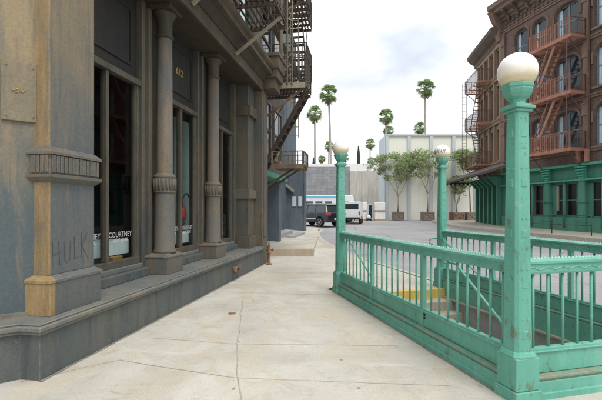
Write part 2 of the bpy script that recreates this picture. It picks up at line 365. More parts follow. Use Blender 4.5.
# ---------------------------------------------------------------- builders
class MB:
    def __init__(s): s.bm = bmesh.new()
    def face(s, pts):
        vs = [s.bm.verts.new(p) for p in pts]
        try: return s.bm.faces.new(vs)
        except ValueError: return None
    def box(s, x0, x1, y0, y1, z0, z1):
        v = [s.bm.verts.new(p) for p in ((x0,y0,z0),(x1,y0,z0),(x1,y1,z0),(x0,y1,z0),(x0,y0,z1),(x1,y0,z1),(x1,y1,z1),(x0,y1,z1))]
        for f in ((0,3,2,1),(4,5,6,7),(0,1,5,4),(1,2,6,5),(2,3,7,6),(3,0,4,7)): s.bm.faces.new([v[i] for i in f])
        return s
    def prism(s, pts, z0, z1, axis='z'):           # polygon (a,b) extruded along the axis
        def P(a, b, c): return {'z': (a, b, c), 'y': (a, c, b), 'x': (c, a, b)}[axis]
        lo = [s.bm.verts.new(P(a, b, z0)) for a, b in pts]; hi = [s.bm.verts.new(P(a, b, z1)) for a, b in pts]
        s.bm.faces.new(lo[::-1]); s.bm.faces.new(hi); n = len(pts)
        for i in range(n): s.bm.faces.new([lo[i], lo[(i+1) % n], hi[(i+1) % n], hi[i]])
        return s
    def bar(s, a, b, w, h=None):                   # rectangular bar between points
        a, b = Vector(a), Vector(b); h = h or w; d = (b-a).normalized()
        up = Vector((0, 0, 1)) if abs(d.z) < .9 else Vector((0, 1, 0))
        x = d.cross(up).normalized(); y = x.cross(d)
        q = [(-w/2, -h/2), (w/2, -h/2), (w/2, h/2), (-w/2, h/2)]
        lo = [s.bm.verts.new(a+x*i+y*j) for i, j in q]; hi = [s.bm.verts.new(b+x*i+y*j) for i, j in q]
        s.bm.faces.new(lo[::-1]); s.bm.faces.new(hi)
        for i in range(4): s.bm.faces.new([lo[i], lo[(i+1) % 4], hi[(i+1) % 4], hi[i]])
        return s
    def tube(s, pts, r, n=8, cap=True):
        pts = [Vector(p) for p in pts]; rs = r if isinstance(r, (list, tuple)) else [r]*len(pts); rings = []
        for i, p in enumerate(pts):
            d = (pts[min(i+1, len(pts)-1)]-pts[max(i-1, 0)]).normalized()
            up = Vector((0, 0, 1)) if abs(d.z) < .95 else Vector((0, 1, 0))
            x = d.cross(up).normalized(); y = x.cross(d)
            rings.append([s.bm.verts.new(p+(x*math.cos(2*math.pi*k/n)+y*math.sin(2*math.pi*k/n))*rs[i]) for k in range(n)])
        for a, b in zip(rings, rings[1:]):
            for k in range(n):
                f = s.bm.faces.new([a[k], a[(k+1) % n], b[(k+1) % n], b[k]]); f.smooth = n > 5
        if cap: s.bm.faces.new(rings[0][::-1]); s.bm.faces.new(rings[-1])
        return s
    def lathe(s, prof, n=24, c=(0, 0), smooth=True, rot=0, flute=0):
        rings = []
        for r, z in prof:
            rings.append([s.bm.verts.new((c[0]+(r*(1-flute*(k % 2)))*math.cos(2*math.pi*k/n+rot), c[1]+(r*(1-flute*(k % 2)))*math.sin(2*math.pi*k/n+rot), z)) for k in range(n)])
        for a, b in zip(rings, rings[1:]):
            for k in range(n):
                f = s.bm.faces.new([a[k], a[(k+1) % n], b[(k+1) % n], b[k]]); f.smooth = smooth
        s.bm.faces.new(rings[0][::-1]); s.bm.faces.new(rings[-1]); return s
    def loft(s, rings):
        vs = [[s.bm.verts.new(p) for p in r] for r in rings]; n = len(rings[0])
        for a, b in zip(vs, vs[1:]):
            for k in range(n): s.bm.faces.new([a[k], a[(k+1) % n], b[(k+1) % n], b[k]])
        s.bm.faces.new(vs[0][::-1]); s.bm.faces.new(vs[-1]); return s
    def build(s, name, mat, parent=None, bevel=0, seg=2, label=None, fix=True):
        me = bpy.data.meshes.new(name)
        if fix: bmesh.ops.recalc_face_normals(s.bm, faces=s.bm.faces[:])
        s.bm.to_mesh(me); s.bm.free(); me.materials.append(M[mat] if isinstance(mat, str) else mat)
        o = bpy.data.objects.new(name, me); C.objects.link(o)
        if parent: o.parent = parent
        if bevel:
            b = o.modifiers.new('bevel', 'BEVEL'); b.width = bevel; b.segments = seg; b.limit_method = 'ANGLE'; b.angle_limit = R(40); b.harden_normals = False
        if label: o['label'] = label
        return o

def tag(o, label=None, cat=None, group=None, kind=None):
    if label: o['label'] = label
    if cat: o['category'] = cat
    if group: o['group'] = group
    if kind: o['kind'] = kind
    return o
def thing(name, label, cat, loc=(0, 0, 0), rz=0, group=None):
    o = bpy.data.objects.new(name, None); C.objects.link(o); o.location = loc; o.rotation_euler = (0, 0, rz)
    return tag(o, label, cat, group)
def children(o): return [c for c in bpy.data.objects if c.parent == o]
def copy_tree(o, parent=None):
    c = o.copy(); C.objects.link(c); c.parent = parent
    for ch in children(o): copy_tree(ch, c)
    return c
def text_mb(txt, size, depth=.002, fn=None, spacing=1.0, shear=0, offset=0):
    cu = bpy.data.curves.new('t', 'FONT'); cu.body = txt; cu.size = size; cu.align_x = 'CENTER'; cu.align_y = 'CENTER'
    cu.space_character = spacing; cu.shear = shear; cu.offset = offset; cu.resolution_u = 3; cu.extrude = depth/2
    ob = bpy.data.objects.new('t', cu); C.objects.link(ob); dg = bpy.context.evaluated_depsgraph_get()
    me = bpy.data.meshes.new_from_object(ob.evaluated_get(dg)); mb = MB(); mb.bm.from_mesh(me)
    bpy.data.objects.remove(ob); bpy.data.curves.remove(cu); bpy.data.meshes.remove(me)
    if fn:
        for v in mb.bm.verts: v.co = fn(v.co.x, v.co.y, v.co.z)
    return mb

def G(Y): return 0 if Y < 12 else .016*(min(Y, 40)-12)      # the ground climbs gently away from the camera

# ---------------------------------------------------------------- ground, pavement, street
FA = Vector((1.84, 3.40)); FP = Vector((.9699, .2436)); FV = Vector((-.2436, .9699)); FW, FL = 2.21, 4.43
def fw(a, b, z=0): q = FA+FP*a+FV*b; return Vector((q.x, q.y, z))
def sheet(name, polys, mat, dz=0, kind='structure', step=1.0, follow=True):
    mb = MB()
    for p in polys: mb.face([Vector((*q, 0)) for q in p])
    if follow:
        for yy in (12, 40):
            g = mb.bm.verts[:]+mb.bm.edges[:]+mb.bm.faces[:]
            bmesh.ops.bisect_plane(mb.bm, geom=g, plane_co=(0, yy, 0), plane_no=(0, 1, 0))
    for v in mb.bm.verts: v.co.z = (G(v.co.y) if follow else 0)+dz
    bmesh.ops.remove_doubles(mb.bm, verts=mb.bm.verts[:], dist=.001)
    for f in mb.bm.faces:
        f.normal_update()
        if f.normal.z < 0: f.normal_flip()
    o = mb.build(name, mat, fix=False); tag(o, kind=kind); return o
q2 = lambda a, b: tuple((FA+FP*a+FV*b))
KX = 2.52      # kerb line in the railing's own frame
hx0, hx1, hy0, hy1 = .08, FW-.08, .08, FL-.22
# main pavement with the stairwell left open
far_pts = [(1.36, 16.2), (1.05, 18.5), (.85, 21), (.80, 23.5), (.95, 25.6), (1.3, 27.4), (1.0, 29.0), (-9, 29.0)]
kerb_pts = [q2(KX, -12), q2(KX, 0), q2(KX, FL), q2(KX, 9), (1.36, 16.2)]
polys = [
    [q2(-9, -12), q2(hx0, -12), q2(hx0, hy0), q2(-9, hy0)],
    [q2(hx0, -12), q2(hx1, -12), q2(hx1, hy0), q2(hx0, hy0)],
    [q2(hx1, -12), q2(KX, -12), q2(KX, hy0), q2(hx1, hy0)],
    [q2(-9, hy0), q2(hx0, hy0), q2(hx0, hy1), q2(-9, hy1)],
    [q2(hx1, hy0), q2(KX, hy0), q2(KX, hy1), q2(hx1, hy1)],
    [q2(-9, hy1), q2(hx0, hy1), q2(hx1, hy1), q2(KX, hy1), q2(KX, 9)] + far_pts,
]
side = sheet('sidewalk', polys, 'sidewalk')
# street sheets
sheet('street', [[q2(KX, -12), (60, -12), (60, 70), (-40, 70), (-40, 29), (-9, 29)] + far_pts[::-1][1:] + [q2(KX, 9)]], 'asphalt', -.11)
sheet('ground', [[(-600, 70), (600, 70), (600, 900), (-600, 900)], [(60, -12), (600, -12), (600, 70), (60, 70)], [(-600, 29), (-40, 29), (-40, 70), (-600, 70)], [(-600, -12), (-9.5, -12), (-9.5, 29), (-600, 29)]], 'asphalt', -.14)
# kerb (stone strip with face)
kb = MB(); path = [Vector(p) for p in [q2(KX, -12), q2(KX, 9)] + far_pts[:-1]]
for a, b in zip(path, path[1:]):
    d = (b-a).normalized(); n = Vector((d.y, -d.x)) * -1
    out = Vector((d.y, -d.x))
    for s0, s1, z0, z1 in ((-.15, 0, .004, .004),):
        kb.face([(a.x-out.x*.15, a.y-out.y*.15, G(a.y)+.005), (b.x-out.x*.15, b.y-out.y*.15, G(b.y)+.005), (b.x+out.x*.01, b.y+out.y*.01, G(b.y)+.005), (a.x+out.x*.01, a.y+out.y*.01, G(a.y)+.005)])
        kb.face([(a.x+out.x*.01, a.y+out.y*.01, G(a.y)+.005), (b.x+out.x*.01, b.y+out.y*.01, G(b.y)+.005), (b.x+out.x*.02, b.y+out.y*.02, G(b.y)-.13), (a.x+out.x*.02, a.y+out.y*.02, G(a.y)-.13)])
        kb.face([(a.x+out.x*.02, a.y+out.y*.02, G(a.y)-.106), (b.x+out.x*.02, b.y+out.y*.02, G(b.y)-.106), (b.x+out.x*.3, b.y+out.y*.3, G(b.y)-.106), (a.x+out.x*.3, a.y+out.y*.3, G(a.y)-.106)])
tag(kb.build('kerb', 'kerb'), kind='structure')

def ribbon(name, pts, w, mat='crack', z=.004, jitter=.01):
    mb = MB(); P = []
    for a, b in zip(pts, pts[1:]):
        n = max(2, int((Vector(b)-Vector(a)).length/.12))
        P += [Vector(a).lerp(Vector(b), i/n) for i in range(n)]
    P.append(Vector(pts[-1]))
    P = [p+Vector((mnoise.noise(Vector((p.x*3, p.y*3, 1)))*jitter*3, mnoise.noise(Vector((p.x*3, p.y*3, 9)))*jitter*3)) for p in P]
    for i in range(len(P)-1):
        a, b = P[i], P[i+1]; d = (b-a).normalized(); n = Vector((-d.y, d.x))
        wa = w*(.6+.8*abs(mnoise.noise(Vector((a.x*5, a.y*5, 3))))); wb = w*(.6+.8*abs(mnoise.noise(Vector((b.x*5, b.y*5, 3)))))
        mb.face([(a+n*wa).to_3d()+Vector((0, 0, z)), (a-n*wa).to_3d()+Vector((0, 0, z)), (b-n*wb).to_3d()+Vector((0, 0, z)), (b+n*wb).to_3d()+Vector((0, 0, z))])
    return tag(mb.build(name, mat), kind='structure')
def gp(x, y): Y = 640/(y-209); return ((x-301)/400*Y, Y)
ribbon('sidewalk_joint', [gp(241, 400+60), gp(240, 398), gp(237, 370), gp(238, 340), gp(240, 322), gp(243, 300)], .007, jitter=.010)
ribbon('sidewalk_joint', [gp(20, 352+30), gp(120, 360), gp(180, 370), gp(238, 378)], .004, jitter=.006)
ribbon('sidewalk_joint', [gp(150, 338), gp(236, 344), gp(330, 345), gp(398, 346)], .0035, jitter=.004)
ribbon('sidewalk_joint', [gp(222, 292), gp(300, 294), gp(334, 295)], .006, jitter=.004)
ribbon('sidewalk_joint', [gp(255, 272), gp(300, 273), gp(338, 273)], .008, jitter=.004)
ribbon('sidewalk_joint', [gp(237, 378), gp(340, 382), gp(455, 386)], .003, jitter=.004)

for k_, (w_, z_) in enumerate(((.035, .004), (.02, .006))):
    ribbon('dirt_line', [(-2.415+.17*t_, 3.70+.9854*t_) for t_ in (0, 2, 4, 6, 7.8)], w_*.6, 'dirt', z_, .004)
    ribbon('dirt_line', [q2(-.105, t_) for t_ in (-.2, 1, 2, 3, 4.5)], w_*.5, 'dirt', z_, .004)
# raised pad and low stained block before the blue building
pad = MB(); pad.prism([(-1.9, 13.6), (-1.10, 13.6), (.42, 13.6), (1.0, 22), (1.1, 27), (-1.9, 28.8)], 0, .02)
for v in pad.bm.verts: v.co.z = (G(v.co.y)+.23-(.0 if v.co.x < .4 or v.co.y > 20 else 0)) if v.co.z > .01 else -.05
for v in pad.bm.verts:
    if v.co.z > 0 and v.co.y > 20: v.co.z = G(v.co.y)+.012+(.22 if v.co.x < 0 else 0)
tag(pad.build('raised_pavement', 'sidewalk'), kind='structure')
blk = MB(); blk.box(-1.12, .44, 13.42, 13.60, 0, .26)
o = blk.build('kerb_block', 'beigestone', bevel=.02); tag(o, 'low beige concrete block with orange rust stains at the step in the pavement', 'concrete block')

# ---------------------------------------------------------------- corner shop building (left)
BL = thing('shop_building', 'weathered grey and brown corner shop building with columns and big shop windows', 'building', (-2.43, 3.72, 0), math.atan2(.9854, .17))
END = 8.42
# outline helper: facade line at depth d turning at the corner into the chamfered side
def corner_poly(d, s0, ret, back=3.0):
    # facade front line at depth d from far end to s0, return of length ret, then 45 degrees wall
    x, y = s0, d
    return [(END-.6, d), (x, y), (x, y+ret), (x-back, y+ret+back), (x-back+2, y+ret+back+2.4), (END-.6, 1.2)]
MB().prism(corner_poly(0, 0, .21), -.05, .46).build('base_wall', 'base', BL, .008)
MB().prism(corner_poly(-.055, -.055, .23), .462, .51).prism(corner_poly(-.035, -.035, .222), .43, .4615).build('ledge', 'ledge', BL, .012, 3)
MB().prism(corner_poly(-.02, -.02, .215), .5105, .53).build('ledge_cap', 'ledge', BL, .008)
# chamfered corner wall
cw = MB(); w0 = Vector((.30, .30)); e = Vector((-.7071, .7071)); n2 = Vector((.7071, .7071))
pa = w0; pb = w0+e*3
cw.prism([tuple(pa), tuple(pb), tuple(pb+n2*.3), tuple(pa+n2*.3)], .53, 9.5); cw.build('corner_wall', 'corner_wall', BL)
# plinth strip below the corner wall
cp_ = MB(); qa = w0-n2*.02; qb = qa+e*3; cp_.prism([tuple(qa), tuple(qb), tuple(qb+n2*.02), tuple(qa+n2*.02)], .53, .575); cp_.build('skirting', 'ledge', BL)
# plate on the corner wall
pl = MB(); a = w0+e*.015-n2*.03; b = w0+e*.30-n2*.03
pl.prism([tuple(a), tuple(b), tuple(b+n2*.03), tuple(a+n2*.03)], 2.47, 3.06)
plate = pl.build('wall_plate', 'plate', BL, .006, label='thin olive grey metal plate with a small gold fitting')
bo = MB()
for t_, z_ in ((.04, 2.52), (.26, 2.52), (.04, 3.01), (.26, 3.01)):
    c = w0+e*t_-n2*.035; bo.tube([(c.x-n2.x*.006, c.y-n2.y*.006, z_), (c.x+n2.x*.01, c.y+n2.y*.01, z_)], .009, 8)
bo.build('bolt', 'ledge', plate)
gs = MB()
for k in range(9):
    c = w0+e*(.155+.034*math.cos(k*2.3))-n2*.036; z_ = 2.77+.012*math.sin(k*1.7)
    gs.bar((c.x, c.y, z_), (c.x+e.x*.03*math.cos(k), c.y+e.y*.018*math.cos(k), z_+.01*math.sin(k*3)), .010, .008)
gs.build('bracket', 'gold', plate)
# corner pilaster
MB().box(.225, .995, .095, .62, .53, .86).build('pilaster_plinth', 'plinth', BL, .008)
pm = MB(); pm.loft([[(.215, .085, .86), (1.005, .085, .86), (1.005, .6, .86), (.215, .6, .86)], [(.215, .085, .885), (1.005, .085, .885), (1.005, .6, .885), (.215, .6, .885)], [(.275, .145, .93), (.945, .145, .93), (.945, .6, .93), (.275, .6, .93)]])
pm.build('plinth_cap', 'pilaster', BL)
cps = MB().box(.275, .94, .145, .62, .93, 5.0).build('corner_pilaster', 'pilaster', BL, .01)
bd = MB().box(.245, .97, .11, .6, 1.955, 2.15)
for i in range(13): x = .262+i*.0545; bd.box(x, x+.042, .092, .1102, 1.97, 2.14)
for i in range(4): y = .125+i*.05; bd.box(.229, .2452, y, y+.038, 1.97, 2.14)
bd.build('fluted_band', 'column', BL, .004)
MB().loft([[(.225, .085, 2.151), (.99, .085, 2.151), (.99, .6, 2.151), (.225, .6, 2.151)], [(.225, .085, 2.175), (.99, .085, 2.175), (.99, .6, 2.175), (.225, .6, 2.175)], [(.27, .14, 2.23), (.945, .14, 2.23), (.945, .6, 2.23), (.27, .6, 2.23)]]).build('band_moulding', 'column', BL)
MB().loft([[(.27, .14, 1.87), (.945, .14, 1.87), (.945, .6, 1.87), (.27, .6, 1.87)], [(.225, .085, 1.92), (.99, .085, 1.92), (.99, .6, 1.92), (.225, .6, 1.92)], [(.225, .085, 1.952), (.99, .085, 1.952), (.99, .6, 1.952), (.225, .6, 1.952)]]).build('band_moulding', 'column', BL)
# scrawled word on the pilaster
gm = MB()
def stroke(pts):
    for a, b in zip(pts, pts[1:]): gm.bar((a[0], .1435, a[1]), (b[0], .1435, b[1]), .002, .010)
gx = .31; gz = 1.00
for pts in ([(0, .27), (.015, 0)], [(.085, .27), (.10, .02)], [(.0, .13), (.11, .15)],
            [(.17, .25), (.165, .08), (.20, .03), (.245, .06), (.25, .26)], [(.31, .30), (.315, .06), (.375, .075)],
            [(.42, .34), (.425, .06)], [(.52, .33), (.43, .19), (.53, .05)]):
    stroke([(gx+p[0]*.98, gz+p[1]) for p in pts])
gm.build('graffiti', 'graffiti', BL, label='faint scrawled capital letters HULK on the lower shaft')
# round columns
def column(s, d=.40):
    pl = MB().box(s-.275, s+.275, .20, .60, .53, .80).build('plinth', 'column', BL, .008)
    MB().loft([[(s-.285, .19, .80), (s+.285, .19, .80), (s+.285, .6, .80), (s-.285, .6, .80)], [(s-.285, .19, .82), (s+.285, .19, .82), (s+.285, .6, .82), (s-.285, .6, .82)], [(s-.2, .25, .87), (s+.2, .25, .87), (s+.2, .58, .87), (s-.2, .58, .87)]]).build('plinth_cap', 'column', pl)
    sh = MB().lathe([(.19, .87), (.19, .90), (.168, .93), (.160, 1.88), (.160, 2.15), (.134, 2.2), (.122, 4.48)], 32, (s, d)).build('column_shaft', 'column', BL)
    b = MB().lathe([(.162, 1.86), (.182, 1.885), (.182, 1.90), (.172, 1.905), (.172, 2.12), (.182, 2.125), (.184, 2.15), (.14, 2.20)], 40, (s, d), smooth=False, flute=0)
    for k in range(18):
        a = 2*math.pi*k/18; cx, cy = s+.174*math.cos(a), d+.174*math.sin(a)
        b.tube([(cx, cy, 1.915), (cx, cy, 2.105)], .019, 6)
    b.build('fluted_band', 'column', sh)
    MB().lathe([(.124, 4.46), (.146, 4.48), (.149, 4.505), (.13, 4.53), (.124, 4.54), (.126, 4.72), (.145, 4.80), (.19, 4.87), (.19, 4.9)], 32, (s, d)).build('capital', 'capital', sh)
    MB().box(s-.21, s+.21, .18, .62, 4.9, 4.982).build('abacus', 'capital', sh, .006)
    # flat jambs behind the column
    for sx in (-1, 1):
        MB().box(s+sx*.30-.05, s+sx*.30+.05, .60, .80, .53, 5.0).build('jamb', 'facade', BL, .008)
        MB().box(s+sx*.20-.045, s+sx*.20+.045, .54, .62, .60, 4.9).build('jamb_moulding', 'facade', BL, .008)
    MB().box(s-.25, s+.25, .62, .80, .53, 5.0).build('pier', 'facade', BL)
column(3.03); column(5.15)
# end pilaster and end pier
MB().box(7.18, 7.83, .18, .62, .53, .86).build('pilaster_plinth', 'facade', BL, .008)
MB().box(7.24, 7.79, .24, .62, .86, 5.0).build('end_pilaster', 'facade', BL, .01)
bd = MB().box(7.2, 7.83, .19, .62, 1.88, 2.13)
for i in range(9): x = 7.22+i*.068; bd.box(x, x+.05, .175, .1902, 1.90, 2.11)
bd.build('fluted_band', 'column', BL, .004)
MB().box(7.2, 7.82, .16, .62, 4.15, 4.42).build('capital_block', 'entab', BL, .01)
MB().box(7.83, END, .0, .80, -.05, 5.0).build('end_pier', 'facade', BL, .012)
MB().box(7.90, END-.1, -.025, .01, .8, 4.9).build('pier_panel', 'facade', BL, .008)
MB().box(.94, 1.06, .55, .80, .53, 5.0).build('jamb', 'facade', BL, .008)
MB().box(7.08, 7.24, .58, .80, .53, 5.0).build('jamb', 'facade', BL, .008)
# shop windows
bays = [(1.06, 2.66, True), (3.40, 4.83, True), (5.58, 7.06, False)]
for i, (a, b, txt) in enumerate(bays):
    MB().box(a+.02, b+.04 if i < 2 else b, .48, .9, .531, .665).build('step_block', 'base', BL, .012)
    MB().box(a, b, .58, .82, .666, .735).build('window_sill', 'ledge', BL, .008)
    f = MB(); m_ = (a+b)/2
    f.box(a, b, .63, .73, .736, .84).box(a, b, .60, .74, 3.57, 3.66)
    f.box(a, a+.07, .635, .725, .84, 3.57).box(b-.07, b, .635, .725, .84, 3.57).box(m_-.032, m_+.032, .63, .73, .84, 3.57)
    f.box(a+.07, a+.10, .655, .715, .84, 3.57).box(b-.10, b-.07, .655, .715, .84, 3.57)
    wf = f.build('shop_window', 'frame', BL, .006)
    for x0, x1 in ((a+.09, m_-.03), (m_+.03, b-.09)):
        MB().box(x0, x1, .684, .690, .83, 3.58).build('pane', 'glass', wf)
        if txt:
            xm = (x0+x1)/2; w = x1-x0
            text_mb('COURTNEY', .118 if i == 0 else .11, .001, lambda x, y, z, xm=xm: Vector((xm+x*.9, .680, 1.215+y)), 1.0).build('lettering', 'letter', wf)
            text_mb('NEW YORK', .075, .001, lambda x, y, z, xm=xm: Vector((xm+x*.95, .680, 1.13+y)), 1.0, offset=.0015).build('lettering', 'letter', wf)
    # upper panel over the transom
    MB().box(a-.02, b+.02, .70, .80, 3.66, 5.0).build('transom_panel', 'panel', BL)
    fr = MB(); x0, x1, z0, z1 = a+.12, b-.14, 3.86, 4.75
    for bx in ((x0, x1, z0, z0+.03), (x0, x1, z1-.03, z1), (x0, x0+.03, z0+.03, z1-.03), (x1-.03, x1, z0+.03, z1-.03)): fr.box(bx[0], bx[1], .675, .7, bx[2], bx[3])
    tp = fr.build('panel_moulding', 'panel', BL, .005)
    if i == 1: text_mb('632', .19, .01, lambda x, y, z: Vector((4.14+x, .690+z, 4.30+y)), 1.05).build('house_number', 'gold', BL, label='gold house number 632')
# dark shop room behind the glass
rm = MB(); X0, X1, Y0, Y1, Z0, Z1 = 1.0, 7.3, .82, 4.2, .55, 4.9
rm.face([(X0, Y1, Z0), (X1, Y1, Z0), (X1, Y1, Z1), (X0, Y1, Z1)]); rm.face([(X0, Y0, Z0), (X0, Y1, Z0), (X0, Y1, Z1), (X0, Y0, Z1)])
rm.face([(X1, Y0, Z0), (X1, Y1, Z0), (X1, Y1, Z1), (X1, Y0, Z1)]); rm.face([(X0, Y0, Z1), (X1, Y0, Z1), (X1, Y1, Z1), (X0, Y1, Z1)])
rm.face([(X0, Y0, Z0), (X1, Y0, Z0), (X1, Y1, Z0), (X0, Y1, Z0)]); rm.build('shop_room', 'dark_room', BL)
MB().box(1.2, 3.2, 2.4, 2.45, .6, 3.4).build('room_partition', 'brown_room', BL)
# entablature, soffit, cornice
MB().box(.2, END-.02, .03, .85, 4.984, 5.06).build('soffit', 'soffit', BL)
def run(prof, s0, s1, name, mat, bev=0, extra_corner=True):
    mb = MB()      # profile in (depth, z), swept along the facade then round the chamfer
    pts = [(s1, 0), (s0, 0), (s0, 'r'), (s0-2.6, 'e')]
    rings = []
    dirs = [((s1), 0, (0, -1)), ]
    def at(o, z, k):      # offset outward o at node k
        if k == 0: return (s1, -o, z)
        if k == 1: return (s0-o, -o, z)
        if k == 2: t = o*.4142; return (s0-o, .22-t, z)
        return (s0-2.8-o*.707, .22+2.8-o*.707, z)
    rings = [[at(o, z, k) for o, z in prof] for k in range(4)]
    mb.loft(rings); return mb.build(name, mat, BL, bev)
run([(-.5, 5.0), (0, 5.0), (0, 5.26), (-.5, 5.26)], .0, END, 'fascia', 'entab', .006)
run([(-.5, 5.0), (.0, 5.262), (.03, 5.262), (.035, 5.30), (.10, 5.37), (.16, 5.42), (.16, 5.44), (-.5, 5.44)], .0, END, 'bed_moulding', 'soffit')
run([(-.5, 5.442), (.27, 5.442), (.27, 5.56), (.32, 5.58), (.35, 5.63), (.35, 5.67), (-.5, 5.70)], .0, END, 'cornice', 'entab')
MB().box(END-.55, END+.22, -.42, .6, 5.36, 5.62).box(END-.5, END+.17, -.34, .6, 5.06, 5.36).box(END-.58, END+.25, -.47, .6, 5.62, 5.95).build('cornice_end_block', 'entab', BL, .012)
MB().box(END-.62, END+.28, -.5, .6, 5.951, 6.06).build('end_block_cap', 'entab', BL, .01)
# upper storey
up = MB(); up.prism([(END, .25), (.45, .25), (-2.0, 2.7), (-.5, 4.2), (END, 4.2)], 5.70, 5.95); 
for a, b in ((.45, 1.4), (2.6, 3.9), (5.1, 6.5), (7.9, END)): up.box(a, b, .25, .6, 5.95, 8.4)
up.box(.45, END, .25, .6, 8.4, 12); up.box(.45, END, .8, 4, 5.95, 12)
up.build('upper_wall', 'facade', BL)
for a, b in ((1.4, 2.6), (3.9, 5.1), (6.5, 7.9)):
    f = MB().box(a, b, .36, .46, 5.95, 6.05).box(a, b, .36, .46, 8.3, 8.4).box(a, a+.08, .36, .46, 6.05, 8.3).box(b-.08, b, .36, .46, 6.05, 8.3).box(a+.08, b-.08, .37, .45, 7.15, 7.23)
    wf = f.build('upper_window', 'storegreen', BL, .006)
    MB().box(a+.08, b-.08, .42, .43, 6.05, 8.3).build('pane', 'darkglass', wf)
    MB().box(a-.02, b+.02, .14, .26, 5.96, 6.03).build('sill', 'facade', wf)
MB().box(6.6, 7.2, .30, .355, 5.98, 7.3).build('window_board', 'tealpanel', BL)
# wall tap on the base wall
VX = 5.35; vz = .27
v = MB(); v.tube([(VX-.02, .03, vz), (VX-.02, -.07, vz)], .032, 10); v.tube([(VX-.14, -.075, vz-.01), (VX+.16, -.075, vz+.035)], .028, 10)
v.lathe([(.03, vz-.06), (.035, vz-.02), (.03, vz+.02), (.02, vz+.05)], 10, (VX+.15, -.09)); v.lathe([(.03, vz-.09), (.034, vz-.03), (.02, vz)], 10, (VX-.13, -.09))
v.tube([(VX+.15, -.13, vz+.055), (VX+.15, -.05, vz+.055)], .012, 6); v.tube([(VX+.0, -.12, vz+.06), (VX+.09, -.12, vz+.06)], .014, 6); v.tube([(VX+.045, -.08, vz), (VX+.045, -.12, vz+.06)], .012, 6)
v.build('wall_valve', 'rust', BL, label='rusty double outlet water valve low on the base wall')

def BLw(s, d, z=0):   # local to world
    return Vector((-2.43+.17*s-.9854*d, 3.72+.9854*s+.17*d, z))
BRZ = math.atan2(.9854, .17)
# things inside the shop windows
def display_plinth(s_, w, label):
    t = thing('display_plinth', label, 'display plinth', BLw(s_, .99, .736), BRZ)
    MB().box(-w/2, w/2, -.2, .2, .16, .38).build('top_block', 'white', t, .01)
    MB().box(-w/2+.05, w/2-.05, -.14, .14, 0, .159).build('recessed_foot', 'dark_room', t)
display_plinth(1.86, 1.5, 'long low white display plinth behind the leftmost shop window glass')
display_plinth(4.1, 1.35, 'low white display plinth below the red lantern in the second shop window')
o = MB().box(-.11, .11, -.04, .04, 0, .13).box(-.12, .12, -.045, .045, .131, .15).build('wooden_crate', 'wood', bevel=.004); o.location = BLw(2.2, .745, .737); o.rotation_euler.z = BRZ
tag(o, 'small orange wooden box low behind the left window glass', 'box')
o = MB().box(-.48, .48, -.02, .02, 0, 2.6).box(-.50, .50, -.03, .03, 2.6, 2.64).build('display_screen', 'tealpanel', bevel=.004); o.location = BLw(5.5, 1.25, 1.0); o.rotation_euler.z = BRZ
tag(o, 'tall pale teal backing board inside the second shop window', 'panel')
t = thing('lantern', 'round red lantern on a curved black arm behind the second shop window', 'lantern', BLw(4.70, .90, 1.115), BRZ)
MB().lathe([(.02, .24), (.05, .25), (.078, .30), (.086, .38), (.078, .46), (.05, .52), (.02, .54)], 20).build('globe', 'redlamp', t)
MB().tube([(.35, 0, 0), (.36, 0, .5), (.33, 0, .72), (.22, 0, .82), (.1, 0, .80), (.0, 0, .70), (0, 0, .53)], .016, 8).build('arm', 'iron', t)
MB().lathe([(.03, .15), (.05, .18), (.05, .22), (.02, .225)], 12).tube([(0, 0, 0), (0, 0, .16)], .012).lathe([(.09, 0), (.09, .02), (.02, .04)], 16).build('stand', 'iron', t)
t = thing('merchandise_rack', 'low rack with white and dark goods inside the third shop window', 'rack', BLw(6.4, 1.0, .56), BRZ)
MB().box(-.6, .6, -.2, .2, .35, .38).box(-.6, .6, -.2, .2, .66, .69).build('shelf', 'iron', t)
for sx in (-.58, .58): MB().box(sx-.02, sx+.02, -.2, .2, 0, .9).build('upright', 'iron', t)
g = MB(); rnd = random.Random(3)
for k in range(16): x = -.53+k*.068; h = rnd.uniform(.08, .24); z = .38 if k % 2 else .69; g.box(x, x+.05, -.15, .1, z, z+h)
g.build('goods', 'white', t)

# ---------------------------------------------------------------- fire escapes on the left side
def railing_mesh(mb, x0, x1, y0, y1, z, h=1.0, sp=.14, w=.018, sides='fse', midrail=True):
    segs = {'f': ((x0, y0), (x1, y0)), 's': ((x0, y0), (x0, y1)), 'e': ((x1, y0), (x1, y1))}
    for k in sides:
        a, b = segs[k]; L_ = math.dist(a, b); n = max(1, int(L_/sp))
        mb.bar((*a, z+h), (*b, z+h), .035, .03); mb.bar((*a, z+.12), (*b, z+.12), .02, .02)
        if midrail: mb.bar((*a, z+h-.14), (*b, z+h-.14), .02, .02)
        for i in range(n+1):
            f = i/n; p = (a[0]+(b[0]-a[0])*f, a[1]+(b[1]-a[1])*f); ww = w*1.9 if i in (0, n) else w
            mb.bar((*p, z), (*p, z+h), ww)
def stair_mesh(mb, p0, p1, width, n, sw=.03, sh=.14, axis=1):
    p0, p1 = Vector(p0), Vector(p1); off = Vector((0, width, 0)) if axis else Vector((width, 0, 0))
    for o_ in (Vector(), off): mb.bar(p0+o_, p1+o_, sw, sh)
    for i in range(1, n): p = p0.lerp(p1, i/n); mb.bar(p, p+off, .14, .03)
